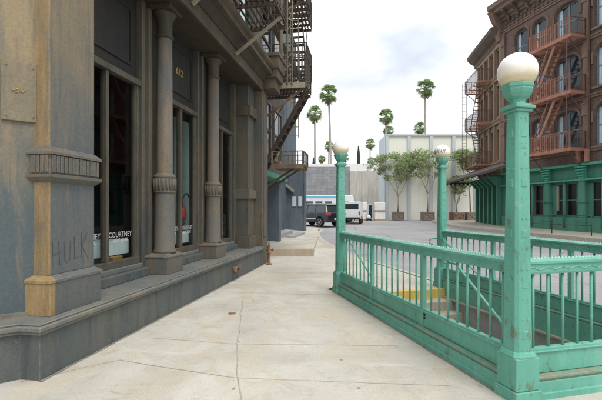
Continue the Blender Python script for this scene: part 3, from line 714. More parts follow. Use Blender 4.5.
def deck_mesh(mb, x0, x1, y0, y1, z, along='x', sp=.09):
    if along == 'x':
        n = int((y1-y0)/sp)
        for i in range(n+1): y = y0+(y1-y0)*i/n; mb.box(x0, x1, y-.02, y+.02, z-.012, z+.012)
        for x in [x0+.02+(x1-x0-.04)*i/3 for i in range(4)]: mb.box(x-.03, x+.03, y0, y1, z-.10, z-.014)
    else:
        n = int((x1-x0)/sp)
        for i in range(n+1): x = x0+(x1-x0)*i/n; mb.box(x-.02, x+.02, y0, y1, z-.012, z+.012)
        for y in (y0+.03, (y0+y1)/2, y1-.03): mb.box(x0, x1, y-.03, y+.03, z-.08, z-.014)

t = thing('fire_escape', 'slatted iron fire escape balcony above the shop cornice at top left', 'fire escape', (-2.43, 3.72, 0), BRZ, 'fire escapes on the left buildings')
d = MB(); deck_mesh(d, 2.6, 5.95, -1.08, .2, 5.92, 'x', .11); d.build('platform', 'iron', t)
r_ = MB(); railing_mesh(r_, 2.6, 5.95, -1.08, .2, 5.92, 1.0, .13); r_.build('railing', 'iron', t)
for s_ in (3.2, 5.46):
    MB().bar((s_, -.02, 5.12), (s_, -1.05, 5.86), .045, .06).build('brace', 'ironlight', t)
st = MB(); stair_mesh(st, (5.4, -.85, 5.95), (3.4, -.85, 8.9), .5, 14); st.build('stair', 'iron', t)
d = MB(); deck_mesh(d, 2.6, 5.95, -1.08, .2, 8.95, 'x', .11); d.build('platform', 'iron', t)

t = thing('fire_escape', 'tall brown and pale iron fire escape stack hanging past the end of the shop building', 'fire escape', (-2.43, 3.72, 0), BRZ, 'fire escapes on the left buildings')
for z in (5.52, 8.3, 11.1):
    s0, s1, d0 = 9.05, 10.35, -1.02
    d = MB(); deck_mesh(d, s0, s1, d0, .55, z, 'x', .12); d.build('platform', 'iron', t)
    r_ = MB(); railing_mesh(r_, s0, s1, d0, .55, z, 1.0, .15, .02); r_.build('railing', 'iron', t)
    MB().box(s0-.04, s0, d0-.02, .5, z-.14, z+.03).build('end_beam', 'ironlight', t)
    MB().bar((s0+.1, .5, z-1.15), (s0+.1, d0+.05, z-.12), .06, .07).build('brace', 'rustdark', t)
for z0, z1, flip in ((5.55, 8.3, 0), (8.33, 11.1, 1), (3.0, 5.5, 1)):
    st = MB(); a, b = (-.95, .5) if not flip else (.5, -.95)
    stair_mesh(st, (9.75, a, z0), (9.75, b, z1), .5, 11, axis=0)
    st.bar((9.72, a, z0+.85), (9.72, b, z1+.85), .025)
    for i in range(0, 12, 2): q = i/11; st.bar((9.72, a+(b-a)*q, z0+(z1-z0)*q), (9.72, a+(b-a)*q, z0+.85+(z1-z0)*q), .018)
    st.build('stair', 'iron', t)
d = MB(); deck_mesh(d, 8.95, 9.9, -.98, .0, 2.98, 'x', .11); d.box(8.9, 8.95, -1.0, .0, 2.86, 3.0); d.build('landing', 'rustdark', t)
r_ = MB(); railing_mesh(r_, 8.95, 9.9, -.98, .0, 2.98, .42, .16, .022, midrail=False); r_.build('landing_rail', 'rustdark', t)
MB().bar((9.1, .55, 2.1), (9.1, -.7, 2.9), .05, .06).build('brace', 'iron', t)
MB().bar((9.8, .55, 2.1), (9.8, -.7, 2.9), .05, .06).build('brace', 'iron', t)
# pale drop pipe and ladder
MB().tube([(8.95, -.29, 5.5), (8.95, -.29, 13)], .055, 10).build('drop_pipe', 'ironlight', t)
ld = MB(); ld.tube([(8.98, -.48, 5.5), (8.98, -.48, 13)], .03, 6).tube([(8.98, -.64, 5.5), (8.98, -.64, 13)], .03, 6)
for i in range(24): ld.bar((8.98, -.48, 5.7+i*.3), (8.98, -.64, 5.85+i*.3), .02)
ld.build('ladder', 'ironlight', t)

t = thing('fire_escape', 'dense dark iron fire escape farther along, seen behind the pale drop pipe at the top', 'fire escape', (-2.43, 3.72, 0), BRZ, 'fire escapes on the left buildings')
for k, z in enumerate((6.7, 8.8, 10.9)):
    d = MB(); deck_mesh(d, 11.2, 12.6, -.72, .5, z, 'x', .12); d.build('platform', 'iron', t)
    r_ = MB(); railing_mesh(r_, 11.2, 12.6, -.72, .5, z, 1.0, .13, .022); r_.build('railing', 'iron', t)
    st = MB(); a, b = (11.25, 12.5) if k % 2 else (12.5, 11.25); stair_mesh(st, (a, -.55, z), (b, -.55, z+2.1), .5, 9)
    st.bar((a, -.6, z+.9), (b, -.6, z+3.0), .025); st.build('stair', 'iron', t)
ld = MB(); ld.bar((11.15, -.45, 4.2), (11.15, -.45, 13), .03).bar((11.15, -.15, 4.2), (11.15, -.15, 13), .03)
for i in range(29): ld.bar((11.15, -.45, 4.3+i*.3), (11.15, -.15, 4.3+i*.3), .025)
ld.build('ladder', 'ironlight', t)

# ---------------------------------------------------------------- blue-grey building
BB = thing('blue_building', 'blue grey boarded building beyond the shop with a low projecting entrance block', 'building', (-2.43, 3.72, 0), BRZ)
MB().box(8.6, 24, 2.0, 6, 0, 13).build('wall', 'bluewall', BB)
MB().box(8.6, 13.0, .55, 1.999, 2.9, 13).build('upper_bay', 'facade', BB)
MB().box(8.55, 13.1, .35, 1.99, 2.701, 2.899).build('string_course', 'storegreen', BB, .02)
MB().box(8.6, 9.0, .62, 1.999, 0, 2.70).build('side_pier', 'bluewall', BB, .01)
MB().box(12.6, 13.0, .62, 1.999, 0, 2.70).build('side_pier', 'bluewall', BB, .01)
for i in range(20): MB().box(13.3+i*.38, 13.36+i*.38, 1.965, 2.0, .3, 9).build('batten', 'bluewall', BB)
for a in (14.2, 17.0):
    f = MB().box(a, a+1.3, 1.91, 2.0, .9, 1.0).box(a, a+1.3, 1.91, 2.0, 2.4, 2.5).box(a, a+.08, 1.91, 2.0, 1.0, 2.4).box(a+1.22, a+1.3, 1.91, 2.0, 1.0, 2.4).box(a+.61, a+.69, 1.92, 2.0, 1.0, 2.4).build('window', 'bluewall', BB, .01)
    MB().box(a+.08, a+1.22, 1.955, 1.965, 1.0, 2.4).build('pane', 'darkglass', f)
for z in (3.4, 6.4, 9.4):
    for a, d_ in ((9.4, .55), (11.2, .55), (15.2, 2.0), (18, 2.0)):
        f = MB().box(a, a+1.4, d_-.08, d_+.01, z, z+.1).box(a, a+1.4, d_-.08, d_+.01, z+1.9, z+2).box(a, a+.1, d_-.08, d_+.01, z+.1, z+1.9).box(a+1.3, a+1.4, d_-.08, d_+.01, z+.1, z+1.9).box(a+.1, a+1.3, d_-.07, d_, z+.95, z+1.03).build('window', 'ledge', BB)
        MB().box(a+.1, a+1.3, d_-.03, d_-.02, z+.1, z+1.9).build('pane', 'darkglass', f)
# projecting entrance block facing us
MB().box(20.6, 21.25, .86, 2.1, 0, 4.3).build('entrance_block', 'bluewall', BB, .02)
MB().loft([[(20.35, 1.5, 2.55), (20.6, 1.5, 2.65), (20.6, 2.1, 3.15), (20.35, 2.1, 3.05)], [(20.35, 1.5, 2.62), (20.6, 1.5, 2.75), (20.6, 2.1, 3.25), (20.35, 2.1, 3.12)]]).build('sloping_hood', 'ledge', BB)
MB().box(20.56, 20.60, 1.02, 1.25, 1.75, 2.35).build('notice_board', 'paleblue', BB)
MB().box(20.56, 20.60, 1.38, 1.62, 1.75, 2.35).build('notice_board', 'paleblue', BB)
MB().box(20.56, 20.60, .86, .92, .3, 4.2).build('corner_board', 'bluewall', BB)
MB().box(14.0, 17.2, .9, 2.0, .2, .50).build('entrance_step', 'concrete', BB, .015)
MB().box(15.0, 18.2, .45, .9, .2, .36).build('entrance_step', 'concrete', BB, .015)

# hydrant pipe
t = thing('standpipe', 'rusty slim standpipe with side outlets at the end of the shop wall', 'standpipe', BLw(7.95, -.16), 0)
MB().lathe([(.075, 0), (.075, .03), (.045, .05), (.042, .30), (.06, .33), (.06, .36), (.042, .38), (.045, .50), (.03, .56), (.02, .62), (.02, .66)], 14).build('pipe', 'rust', t)
MB().tube([(-.09, -.02, .43), (.12, .02, .43)], .028, 8).tube([(.10, 0, .43), (.13, 0, .43)], .042, 8).build('outlet', 'rust', t)
MB().tube([(-.05, 0, .645), (.05, 0, .645)], .012, 6).build('handle', 'rust', t)
# small fittings on the pavement
x, y = gp(232, 313.5); o = MB().lathe([(.062, .001), (.062, .006), (.05, .009)], 24).build('drain_cover', 'rust'); o.location = (x, y, 0); tag(o, 'small round rusty cap set in the pavement beside the long joint', 'cover')
x, y = gp(333, 289.5); o = MB().tube([(-.07, .0, .01), (-.03, .04, .012), (.02, .03, .012), (.06, .0, .02), (.14, -.01, .03), (.2, 0, .06)], .013, 6).tube([(-.09, -.02, .012), (-.03, -.03, .012), (.03, .0, .015)], .015, 6).build('cable_end', 'tyre'); o.location = (x, y, 0); tag(o, 'short black cable end on the pavement at the far foot of the green railing', 'cable')

# ---------------------------------------------------------------- subway entrance
SR = thing('subway_railing', 'sea green iron railing round the subway stair with spiked top rail', 'railing', (FA.x, FA.y, 0), math.atan2(FP.y, FP.x))
def side_run(p0, p1, nb, bal, out, braces=(), kind='side'):
    p0, p1 = Vector(p0), Vector(p1); e = (p1-p0).normalized(); L_ = (p1-p0).length; o = Vector(out)
    def P(t, off, z): q = p0+e*t+o*off; return (q.x, q.y, z)
    def slab(mb, t0, t1, o0, o1, z0, z1):
        mb.loft([[P(t0, o0, z0), P(t0, o1, z0), P(t0, o1, z1), P(t0, o0, z1)], [P(t1, o0, z0), P(t1, o1, z0), P(t1, o1, z1), P(t1, o0, z1)]])
    a, b = .08, L_-.08
    m = MB(); prof = [(-.035, 1.045), (.03, 1.045), (.035, 1.06), (.035, 1.125), (.05, 1.135), (.05, 1.155), (.02, 1.172), (-.02, 1.172), (-.05, 1.155), (-.05, 1.135), (-.035, 1.125)]
    m.loft([[P(a, x, z) for x, z in prof], [P(b, x, z) for x, z in prof]]); hr = m.build('top_rail', 'green', SR)
    m = MB()
    n = int(L_/.04)
    for i in range(n):
        t0 = a+(b-a)*(i+.15)/n; t1 = a+(b-a)*(i+.85)/n; tm = (t0+t1)/2
        m.face([P(t0, -.006, 1.171), P(t1, -.006, 1.171), P(tm, 0, 1.187)]); m.face([P(t0, .006, 1.171), P(t1, .006, 1.171), P(tm, 0, 1.187)])
        m.face([P(t0, -.006, 1.171), P(t0, .006, 1.171), P(tm, 0, 1.187)]); m.face([P(t1, -.006, 1.171), P(t1, .006, 1.171), P(tm, 0, 1.187)])
    m.build('spike_strip', 'spike', hr)
    # wave ornament along the rail faces
    m = MB(); n = int(L_/.16)
    for sgn in (-1, 1):
        pts = [P(a+(b-a)*k/(n*4), sgn*.036, 1.092+.012*math.sin(k*math.pi/2)) for k in range(n*4+1)]
        m.tube(pts, .005, 4)
    m.build('wave_ornament', 'green', hr)
    m = MB(); slab(m, a, b, -.03, .03, .385, .41); slab(m, a, b, -.042, .042, .375, .388); m.build('bottom_rail', 'green', SR, .004)
    m = MB(); slab(m, a, b, -.022, .022, .195, .378); m.build('skirt_panel', 'green', SR, .004)
    m = MB(); slab(m, 0, L_, -.075, .085, .165, .19); slab(m, 0, L_, -.06, .07, .145, .166); m.build('base_ledge', 'green_dirty', SR, .006)
    m = MB(); slab(m, -.06, L_+.06, -.07, .08, -.14, .146); slab(m, -.075, L_+.075, .07, .095, -.02, .055); m.build('base_beam', 'green', SR, .006)
    for k in range(nb):
        s0 = L_*k/nb; s1 = L_*(k+1)/nb
        if k: 
            q = MB(); slab(q, s0-.03, s0+.03, -.024, .03, .19, 1.05); slab(q, s0-.045, s0+.045, .0, .036, .19, .40); q.build('mid_post', 'green', SR, .004)
        for i in range(1, bal+1):
            t_ = s0+(s1-s0)*i/(bal+1)
            MB().tube([P(t_, 0, .405), P(t_, 0, 1.05)], .0125, 8).build('baluster', 'green', SR)
    for (t0, t1) in braces:
        sg = 1 if t1 > t0 else -1
        MB().tube([P(t0, -.09, 1.0), P(t0+sg*.10, -.11, 1.0), P(t0+sg*.17, -.11, .95), P(t1-sg*.04, -.11, .43), P(t1, -.09, .42)], .014, 8).build('brace', 'green', SR)
        MB().tube([P(t0, 0, 1.0), P(t0, -.10, 1.0)], .012, 6).tube([P(t1, 0, .42), P(t1, -.10, .42)], .012, 6).build('brace_pin', 'green', SR)
side_run((0, 0), (0, FL), 3, 8, (-1, 0), [(1.10, .10), (FL-.10, FL-FL/3+.15)])
side_run((FW, 0), (FW, FL), 3, 8, (1, 0), [(FL-.1, FL-FL/3+.15)])
side_run((0, 0), (FW, 0), 1, 13, (0, -1))
# hook handle at the stair mouth
MB().tube([(FW-.05, FL, 1.0), (FW-.22, FL+.02, 1.0), (FW-.27, FL+.02, .97), (FW-.27, FL+.02, .9), (FW-.2, FL+.02, .87)], .016, 8).build('handle', 'green', SR)
# plate with dark openings low on the side panel
m = MB()
for s in (0,):
    m.box(-.028, -.0225, 1.40, 1.44, .29, .315).box(-.028, -.0225, 1.40, 1.44, .33, .355)
m.build('slot', 'dark_room', SR)

def lamp_post(label, a, b, txt=None):
    q = fw(a, b); t = thing('lamp_post', label, 'lamp post', (q.x, q.y, 0), math.atan2(FP.y, FP.x), 'green globe lamp posts of the subway entrance')
    MB().box(-.128, .128, -.128, .128, -.05, .098).build('foot', 'green', t, .006)
    m = MB().box(-.115, .115, -.115, .115, .10, .37); m.build('base_box', 'green', t, .008)
    def oct_(h, z, c=.28): k = h*(1-c*2*.5); return [(h, -k, z), (h, k, z), (k, h, z), (-k, h, z), (-h, k, z), (-h, -k, z), (-k, -h, z), (k, -h, z)]
    MB().loft([oct_(.115, .371), oct_(.115, .38), oct_(.10, .41), oct_(.09, .415)]).build('base_cap', 'green', t)
    MB().loft([oct_(.088, .41), oct_(.083, 1.0), oct_(.066, 2.40), oct_(.064, 2.42)]).build('shaft', 'green', t, .003)
    m = MB(); z = .52
    hw = lambda z: .088-.022*(z-.41)/2
    while z < 2.3:
        h = hw(z)
        for sx, sy in ((1, 0), (-1, 0), (0, 1), (0, -1)):
            def Q(u, w, zz): return (sx*(h+w)+sy*u, sy*(h+w)+sx*u, zz)
            m.loft([[Q(-.03, -.004, z), Q(.03, -.004, z), Q(.03, -.004, z+.07), Q(-.03, -.004, z+.07)], [Q(-.024, .005, z+.006), Q(.024, .005, z+.006), Q(.024, .005, z+.064), Q(-.024, .005, z+.064)]])
            for u in (-.022, .022):
                for dz in (-.09, .16):
                    m.loft([[Q(u-.007, -.003, z+dz-.007), Q(u+.007, -.003, z+dz-.007), Q(u+.007, -.003, z+dz+.007), Q(u-.007, -.003, z+dz+.007)], [Q(u-.004, .006, z+dz-.004), Q(u+.004, .006, z+dz-.004), Q(u+.004, .006, z+dz+.004), Q(u-.004, .006, z+dz+.004)]])
        z += .42
    m.build('boss', 'green', t)
    MB().box(-.098, .098, -.098, .098, 2.44, 2.468).box(-.08, .08, -.08, .08, 2.415, 2.44).box(-.075, .075, -.075, .075, 2.468, 2.485).build('collar', 'green', t, .006)
    MB().lathe([(.07, 2.48), (.062, 2.50), (.066, 2.52), (.09, 2.54), (.112, 2.57), (.125, 2.60), (.122, 2.612), (.132, 2.62), (.134, 2.645), (.12, 2.655), (.08, 2.655)], 8, rot=math.pi/8, smooth=False).build('lamp_cup', 'green', t, .003)
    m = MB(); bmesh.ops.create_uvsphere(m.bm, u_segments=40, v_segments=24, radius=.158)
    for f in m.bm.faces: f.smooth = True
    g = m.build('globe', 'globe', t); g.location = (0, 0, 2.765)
    if txt:
        r0 = .1592; base = R(txt[1])
        m = text_mb(txt[0], .095, .001, lambda x, y, z: Vector((r0*math.cos(y/r0)*math.sin(x/r0+base), -r0*math.cos(y/r0)*math.cos(x/r0+base), r0*math.sin(y/r0))), 1.0, offset=.0015)
        lt = m.build('lettering', 'tyre', g)
    return t
lamp_post('green lamp post with white globe nearest the camera, at the near railing corner', 0, 0)
lamp_post('green globe lamp post at the far left corner of the railing, before the dark car', 0, FL, None)
lamp_post('green lamp post whose globe carries black SUBWAY letters, at the stair mouth', FW, FL, ('SUBWAY', -76))
lamp_post('green globe lamp post at the near right railing corner, right of the nearest post', FW, 0, None)

# stairwell
sw = MB(); zb = -2.9
for a0, a1, b0, b1 in ((hx0-.12, hx0, hy0-.1, FL-.2), (hx1, hx1+.12, hy0-.1, FL-.2)):
    sw.face([fw(a1 if a0 < 1 else a0, b0, -.13), fw(a1 if a0 < 1 else a0, b1, -.13), fw(a1 if a0 < 1 else a0, b1, zb), fw(a1 if a0 < 1 else a0, b0, zb)])
sw.face([fw(hx0, hy0, -.13), fw(hx1, hy0, -.13), fw(hx1, hy0, zb), fw(hx0, hy0, zb)])
sw.face([fw(hx0, hy0, zb+.1), fw(hx1, hy0, zb+.1), fw(hx1, hy1, zb+.1), fw(hx0, hy1, zb+.1)])
tag(sw.build('stairwell', 'concrete'), kind='structure')
# inner green lining and stone coping under the far railing
lin_ = MB(); lin_.box(FW-.085, FW-.078, .1, FL-.15, -.14, .16); lin_.build('lining', 'green', SR)
MB().box(FW-.13, FW-.082, .1, FL-.2, -.17, -.142).build('coping', 'steps', SR)
MB().box(.082, .13, .1, FL-.2, -.17, -.142).build('coping', 'steps', SR)
st = MB(); nst = 12; rise, runl = .17, .29
for i in range(1, nst):
    b1 = hy1-(i-1)*runl; b0 = hy1-i*runl; z = -rise*i
    if b0 < hy0: break
    pts = [fw(hx0, b0), fw(hx1, b0), fw(hx1, b1), fw(hx0, b1)]
    st.prism([(p.x, p.y) for p in pts], z-.35, z)
tag(st.build('stair_steps', 'steps', bevel=.008), kind='structure')
ny = MB(); pts = [fw(hx0, hy1-.012), fw(hx1, hy1-.012), fw(hx1, hy1+.10), fw(hx0, hy1+.10)]
ny.prism([(p.x, p.y) for p in pts], -.169, .006); tag(ny.build('yellow_nosing', 'yellow', bevel=.004), kind='structure')

# ---------------------------------------------------------------- right hand pavement
def Jw(t, d, z=0): return Vector((14.8+.229*t+.973*d, 29.4-.973*t+.229*d, z))
def rsheet(name, pts, z0, mat):
    m = MB(); m.prism(pts, 0, 1)
    for v in m.bm.verts: v.co.z = (G(v.co.y)+.10) if v.co.z > .5 else -.3
    tag(m.build(name, mat, bevel=.02), kind='structure')
pr = [Jw(18, -3.0), Jw(9, -3.0), Jw(3, -3.2), Jw(0, -3.4)]
rsheet('right_pavement', [tuple(p.xy) for p in (Jw(18, 1), Jw(18, -3.0), Jw(0, -3.3))]+[(11.7, 32), (12.2, 36), (12.6, 38.5), (17, 38.5), (17, 30)], 0, 'kerb')

# ---------------------------------------------------------------- brown building
BR = thing('brown_building', 'tall brown brick building with arched windows over a green shopfront', 'building', (14.8, 29.4, 0), math.atan2(-.973, .229))
TL = 17.0
G0 = .25
def grid_wall(mb, x0, x1, z0, z1, y0, y1, ops):
    xs = sorted({x0, x1, *[v for o in ops for v in (o[0], o[1])]}); zs = sorted({z0, z1, *[v for o in ops for v in (o[2], o[3])]})
    xs = [x for x in xs if x0 <= x <= x1]; zs = [z for z in zs if z0 <= z <= z1]
    for zi in range(len(zs)-1):
        run_ = None
        for xi in range(len(xs)-1):
            cx, cz = (xs[xi]+xs[xi+1])/2, (zs[zi]+zs[zi+1])/2
            solid = not any(o[0] < cx < o[1] and o[2] < cz < o[3] for o in ops)
            if solid: run_ = [run_[0] if run_ else xs[xi], xs[xi+1]]
            if (not solid or xi == len(xs)-2) and run_:
                mb.box(run_[0], run_[1], y0, y1, zs[zi], zs[zi+1]); run_ = None
floors = [(5.15, 7.45), (8.45, 10.75), (11.75, 14.0)]
wins = [(1.25, 2.40), (2.80, 3.95), (4.55, 6.25), (7.15, 9.05), (9.75, 11.4), (12.0, 13.9), (14.5, 16.4)]
ops = [(a, b, z0, z1) for z0, z1 in floors for a, b in wins]
w = MB(); grid_wall(w, 0, TL, 4.25, 15.4, 0, .35, ops); w.box(0, TL, 5.2, 5.5, .2, 15.4); w.box(0, .3, .35, 5.2, 4.25, 15.4)
w.build('wall', 'brick', BR)
MB().box(.3, TL, 1.2, 1.3, 4.3, 15).build('inner_wall', 'dark_room', BR)
def arch_piece(a, b, z1, y0, y1, r):
    arc_ = [(a+r-r*math.cos(q*math.pi/12), z1-.01-r+r*math.sin(q*math.pi/12)) for q in range(7)]
    return MB().prism(arc_+[(a+b-x, z) for x, z in arc_[::-1]]+[(b, z1), (a, z1)], y0, y1, 'y')
for z0, z1 in floors:
    for wi, (a, b) in enumerate(wins):
        m = MB(); mid = (a+b)/2; zz = z0+(z1-z0)*.5
        m.box(a, b, .20, .28, z0, z0+.09).box(a, a+.10, .2, .28, z0+.09, z1).box(b-.10, b, .2, .28, z0+.09, z1).box(a+.1, b-.1, .2, .28, z1-.1, z1).box(a+.1, b-.1, .21, .27, zz-.04, zz+.04)
        if b-a > 1.4: m.box(mid-.05, mid+.05, .205, .275, z0+.09, z1-.1)
        f = m.build('window', 'bluesash', BR)
        MB().box(a+.1, b-.1, .235, .245, z0+.09, z1-.1).build('pane', 'darkglass', f)
        arch_piece(a, b, z1, .01, .19, min(.55, (b-a)*.36)).build('arch', 'browntrim', f)
        # curtains at the sides
        cm = MB(); cwd = (b-a)*.22
        cm.box(a+.12, a+.12+cwd*.7, .225, .232, z0+.12, z1-.15)
        if wi % 2: cm.box(b-.12-cwd*.5, b-.12, .225, .232, z0+.12, z1-.15)
        cm.build('curtain', 'curtain', f)
        # hood moulding and sill
        r = min(.55, (b-a)*.36); h = MB(); o_ = .09
        pts = []
        for q in range(7): pts.append((a-o_+(r+o_)-(r+o_)*math.cos(q*math.pi/12), z1-r+(r+o_)*math.sin(q*math.pi/12)))
        pts2 = [(a+b-x, z) for x, z in pts[::-1]]
        path = [(a-o_, z1-r-.45)] + pts + pts2 + [(b+o_, z1-r-.45)]
        h.tube([(x, -.03, z) for x, z in path], .075, 4); h.build('hood_moulding', 'browntrim', f)
        MB().box(a-.1, b+.1, -.10, .1, z0-.13, z0-.005).build('sill', 'browntrim', f)
for z in (4.95, 7.95, 11.25, 14.45): MB().box(-.03, TL, -.08, .01, z-.08, z+.06).box(-.03, TL, -.14, .01, z+.06, z+.13).build('string_course', 'browntrim', BR)
for x in (.15, 6.72, 9.4, 14.2):
    for z0, z1, zc in ((5.09, 7.86, 7.3), (8.09, 11.16, 10.6), (11.39, 14.36, 13.8)):
        MB().box(x-.17, x+.17, -.10, .01, z0, z1).box(x-.21, x+.21, -.15, -.10, zc-.35, zc+.3).box(x-.21, x+.21, -.17, -.1, zc+.3, zc+.38).build('pilaster', 'browntrim', BR)
tr = MB()
for i in range(46):
    x = .35+i*.36
    tr.box(x, x+.2, -.075, .01, 14.95, 15.12); tr.box(x+.05, x+.15, -.06, .01, 14.70, 14.82)
tr.build('frieze_blocks', 'cornicedark', BR)
cpr = [(.2, 15.3), (-.1, 15.3), (-.12, 15.45), (-.30, 15.5), (-.32, 15.75), (-.75, 15.85), (-.8, 16.05), (-1.0, 16.15), (-1.05, 16.45), (-1.0, 16.5), (.3, 16.8), (.3, 15.3)]
MB().prism([(y, z) for y, z in cpr], -.35, TL, 'x').build('cornice', 'browntrim', BR)
cb = MB()
for i in range(20):
    x = -.2+i*.88
    cb = MB(); cb.prism([(-.1, 15.1), (-.16, 15.1), (-.32, 15.45), (-.7, 15.7), (-.72, 15.84), (-.1, 15.84)], x, x+.2, 'x')
    cb.build('cornice_bracket', 'cornicedark', BR)
# end scroll bracket at the corner
MB().prism([(0, 13.9), (-.25, 13.95), (-.35, 14.4), (-.25, 14.8), (-.6, 15.25), (-.95, 15.9), (-1.05, 16.0), (0, 16.0)], -.36, .05, 'x').build('corner_bracket', 'browntrim', BR)
MB().box(0, TL, .2, 5.3, 15.4, 15.5).build('roof', 'cornicedark', BR)
# green shopfront
sf = MB(); sf.box(0, TL, -.05, .5, .1, .85+G0)
sf.build('stall_riser', 'storegreen', BR)
tr = MB().box(0, TL, -.22, .3, 4.10, 4.20).box(0, TL, -.16, .3, 4.2, 4.26).box(0, TL, -.18, .3, 3.24, 3.33)
tr.build('shopfront_band', 'storegreen_light', BR, .01)
MB().box(0, TL, .10, .4, 3.331, 4.099).build('frieze', 'storegreen', BR)
cols = [1.6, 4.04, 6.48, 8.92, 11.36, 13.8, 16.2]
for x in cols:
    f = MB().box(x-.20, x+.20, -.12, .3, 1.1, 3.239).build('pier', 'storegreen', BR, .02)
    MB().box(x-.26, x+.26, -.17, .32, .2, 1.1).box(x-.30, x+.30, -.2, .32, .85, .92).build('pier_base', 'storegreen', f, .02)
    MB().box(x-.28, x+.28, -.2, .3, 2.0, 2.05).build('pier_collar', 'storegreen', f, .02)
    m = MB(); m.box(x-.16, x+.16, -.16, .1, 3.34, 4.09)
    for k in range(4): m.box(x-.30+.03*k, x+.30-.03*k, -.30+.025*k, -.1, 3.98-.16*k, 4.06-.16*k)
    for sx in (-1, 1): m.tube([(x+sx*.2, -.22, 3.8), (x+sx*.27, -.26, 3.72), (x+sx*.22, -.26, 3.63), (x+sx*.15, -.22, 3.68)], .035, 6)
    m.build('bracket', 'storegreen_light', f)
for i in range(len(cols)):
    a = (cols[i-1] if i else -.9)+.2; b = cols[i]-.2; a = max(a, 0)
    m = MB(); m.box(a, b, .18, .26, 1.101, 1.2).box(a, b, .18, .26, 3.1, 3.24)
    c1 = a+(b-a)*.28; c2 = a+(b-a)*.62
    m.box(a, c1-.25, .12, .3, 1.2, 3.1).box(b-.35, b, .14, .3, 1.2, 3.1)
    xx = (c1-.25+b-.35)/2
    m.box(xx-.03, xx+.03, .18, .24, 1.2, 3.1).box(c1-.25, b-.35, .18, .24, 2.1, 2.16)
    f = m.build('shop_window', 'storegreen', BR, .01)
    MB().box(max(a, c1-.25), b-.35, .20, .21, 1.2, 3.1).build('pane', 'shopdark', f)
    if i in (2, 4): MB().box(c1-.25, c1-.1, .13, .19, 1.5, 3.05).build('stone_strip', 'steps', f)
    m = MB().tube([((a+b)/2-.0, -.02, .25+G0), ((a+b)/2, -.02, 3.2)], [.10, .085], 12).build('slim_column', 'storegreen', BR)

# brown building's coral fire escape
t = thing('fire_escape', 'coral red iron fire escape with three balconies on the brown building', 'fire escape', (14.8, 29.4, 0), math.atan2(-.973, .229), 'fire escapes on the right buildings')
for z in (5.05, 8.3, 11.5):
    m = MB(); deck_mesh(m, 3.6, 6.7, -1.12, -.14, z, 'x', .10); m.box(3.58, 6.72, -1.15, -1.10, z-.14, z+.06).box(3.56, 3.61, -1.14, -.1, z-.14, z+.04).box(6.69, 6.74, -1.14, -.1, z-.14, z+.04)
    m.build('balcony', 'copperiron', t)
    m = MB(); railing_mesh(m, 3.6, 6.7, -1.12, -.14, z, 1.0, .145, .03, 'fs'); m.build('railing', 'copperiron', t)
    m = MB(); railing_mesh(m, 3.6, 6.7, -1.12, -.14, z, 1.0, .45, .03, 'e'); m.build('end_railing', 'redbrowniron', t)
    for x in (3.8, 6.5): MB().bar((x, -.15, z-1.0), (x, -1.0, z-.15), .05).build('brace', 'redbrowniron', t)
for z0, z1, a, b in ((8.3, 11.5, 3.9, 5.6), (5.05, 8.3, 3.9, 5.6)):
    m = MB(); stair_mesh(m, (a, -.98, z0), (b, -.98, z1), .5, 13, .05, .17)
    m.bar((a, -1.0, z0+.85), (b, -1.0, z1+.85), .04); m.bar((a-.25, -.5, z0+1.1), (a+.55, -.5, z0+2.9), .04)
    m.build('stair', 'copperiron', t)
MB().bar((6.45, -1.12, 5.0), (6.45, -1.12, 12.4), .045).build('post', 'redbrowniron', t)
MB().bar((6.95, -.16, 4.3), (6.95, -.16, 14.2), .12).build('rain_pipe', 'redbrowniron', BR)
MB().box(6.30, 6.50, -.35, -.2, 4.28, 5.0).box(6.85, 7.05, -.35, -.2, 4.28, 5.0).build('hanger', 'copperiron', t)
# pavement handrail before the shopfront
q = Jw(5.3, -2.9); t = thing('handrail', 'thin dark metal handrail at the edge of the pavement before the green shopfront', 'handrail', (q.x, q.y, G(q.y)+.1), math.atan2(-.973, .229))
MB().tube([(0, 0, .98), (4.2, 0, .98)], .022, 8).tube([(0, 0, .5), (4.2, 0, .5)], .018, 8).build('rail', 'iron', t)
for x in (0, 1.9, 4.2): MB().tube([(x, 0, 0), (x, 0, .98)], .025, 8).build('post', 'iron', t)

# ---------------------------------------------------------------- tan building
TD = math.atan2(1, .128)
TB = thing('tan_building', 'tan stone building with tall narrow windows and dark canopy over green pillars', 'building', (14.8, 29.4, 0), TD)
# local x = along facade away from camera, local y = to the left (street) -> outward is +y
TLn = 5.75
ops = []
wx = [(.35, 1.15), (1.6, 2.4), (2.85, 3.65), (4.1, 4.9)]
fl2 = [(5.3, 7.6), (8.6, 10.9), (11.9, 13.6)]
for z0, z1 in fl2:
    for a, b in wx: ops.append((a, b, z0, z1))
w = MB(); grid_wall(w, .02, TLn, 4.2, 14.2, -.35, 0, ops); w.box(0.02, TLn, -6, -5.7, .2, 14.2); w.box(TLn-.3, TLn, -5.7, -.35, .2, 14.2); w.build('wall', 'tan', TB)
MB().box(.1, TLn-.3, -1.2, -1.1, 4.3, 14).build('inner_wall', 'dark_room', TB)
for x in (.12, 1.37, 2.62, 3.87, 5.25): MB().box(x-.14, x+.14, 0, .14, 4.3, 13.9).build('pilaster', 'tan', TB)
for z in (4.9, 8.1, 11.35): MB().box(.02, TLn, 0, .18, z-.1, z+.12).box(.02, TLn, 0, .24, z+.12, z+.2).build('string_course', 'tan', TB)
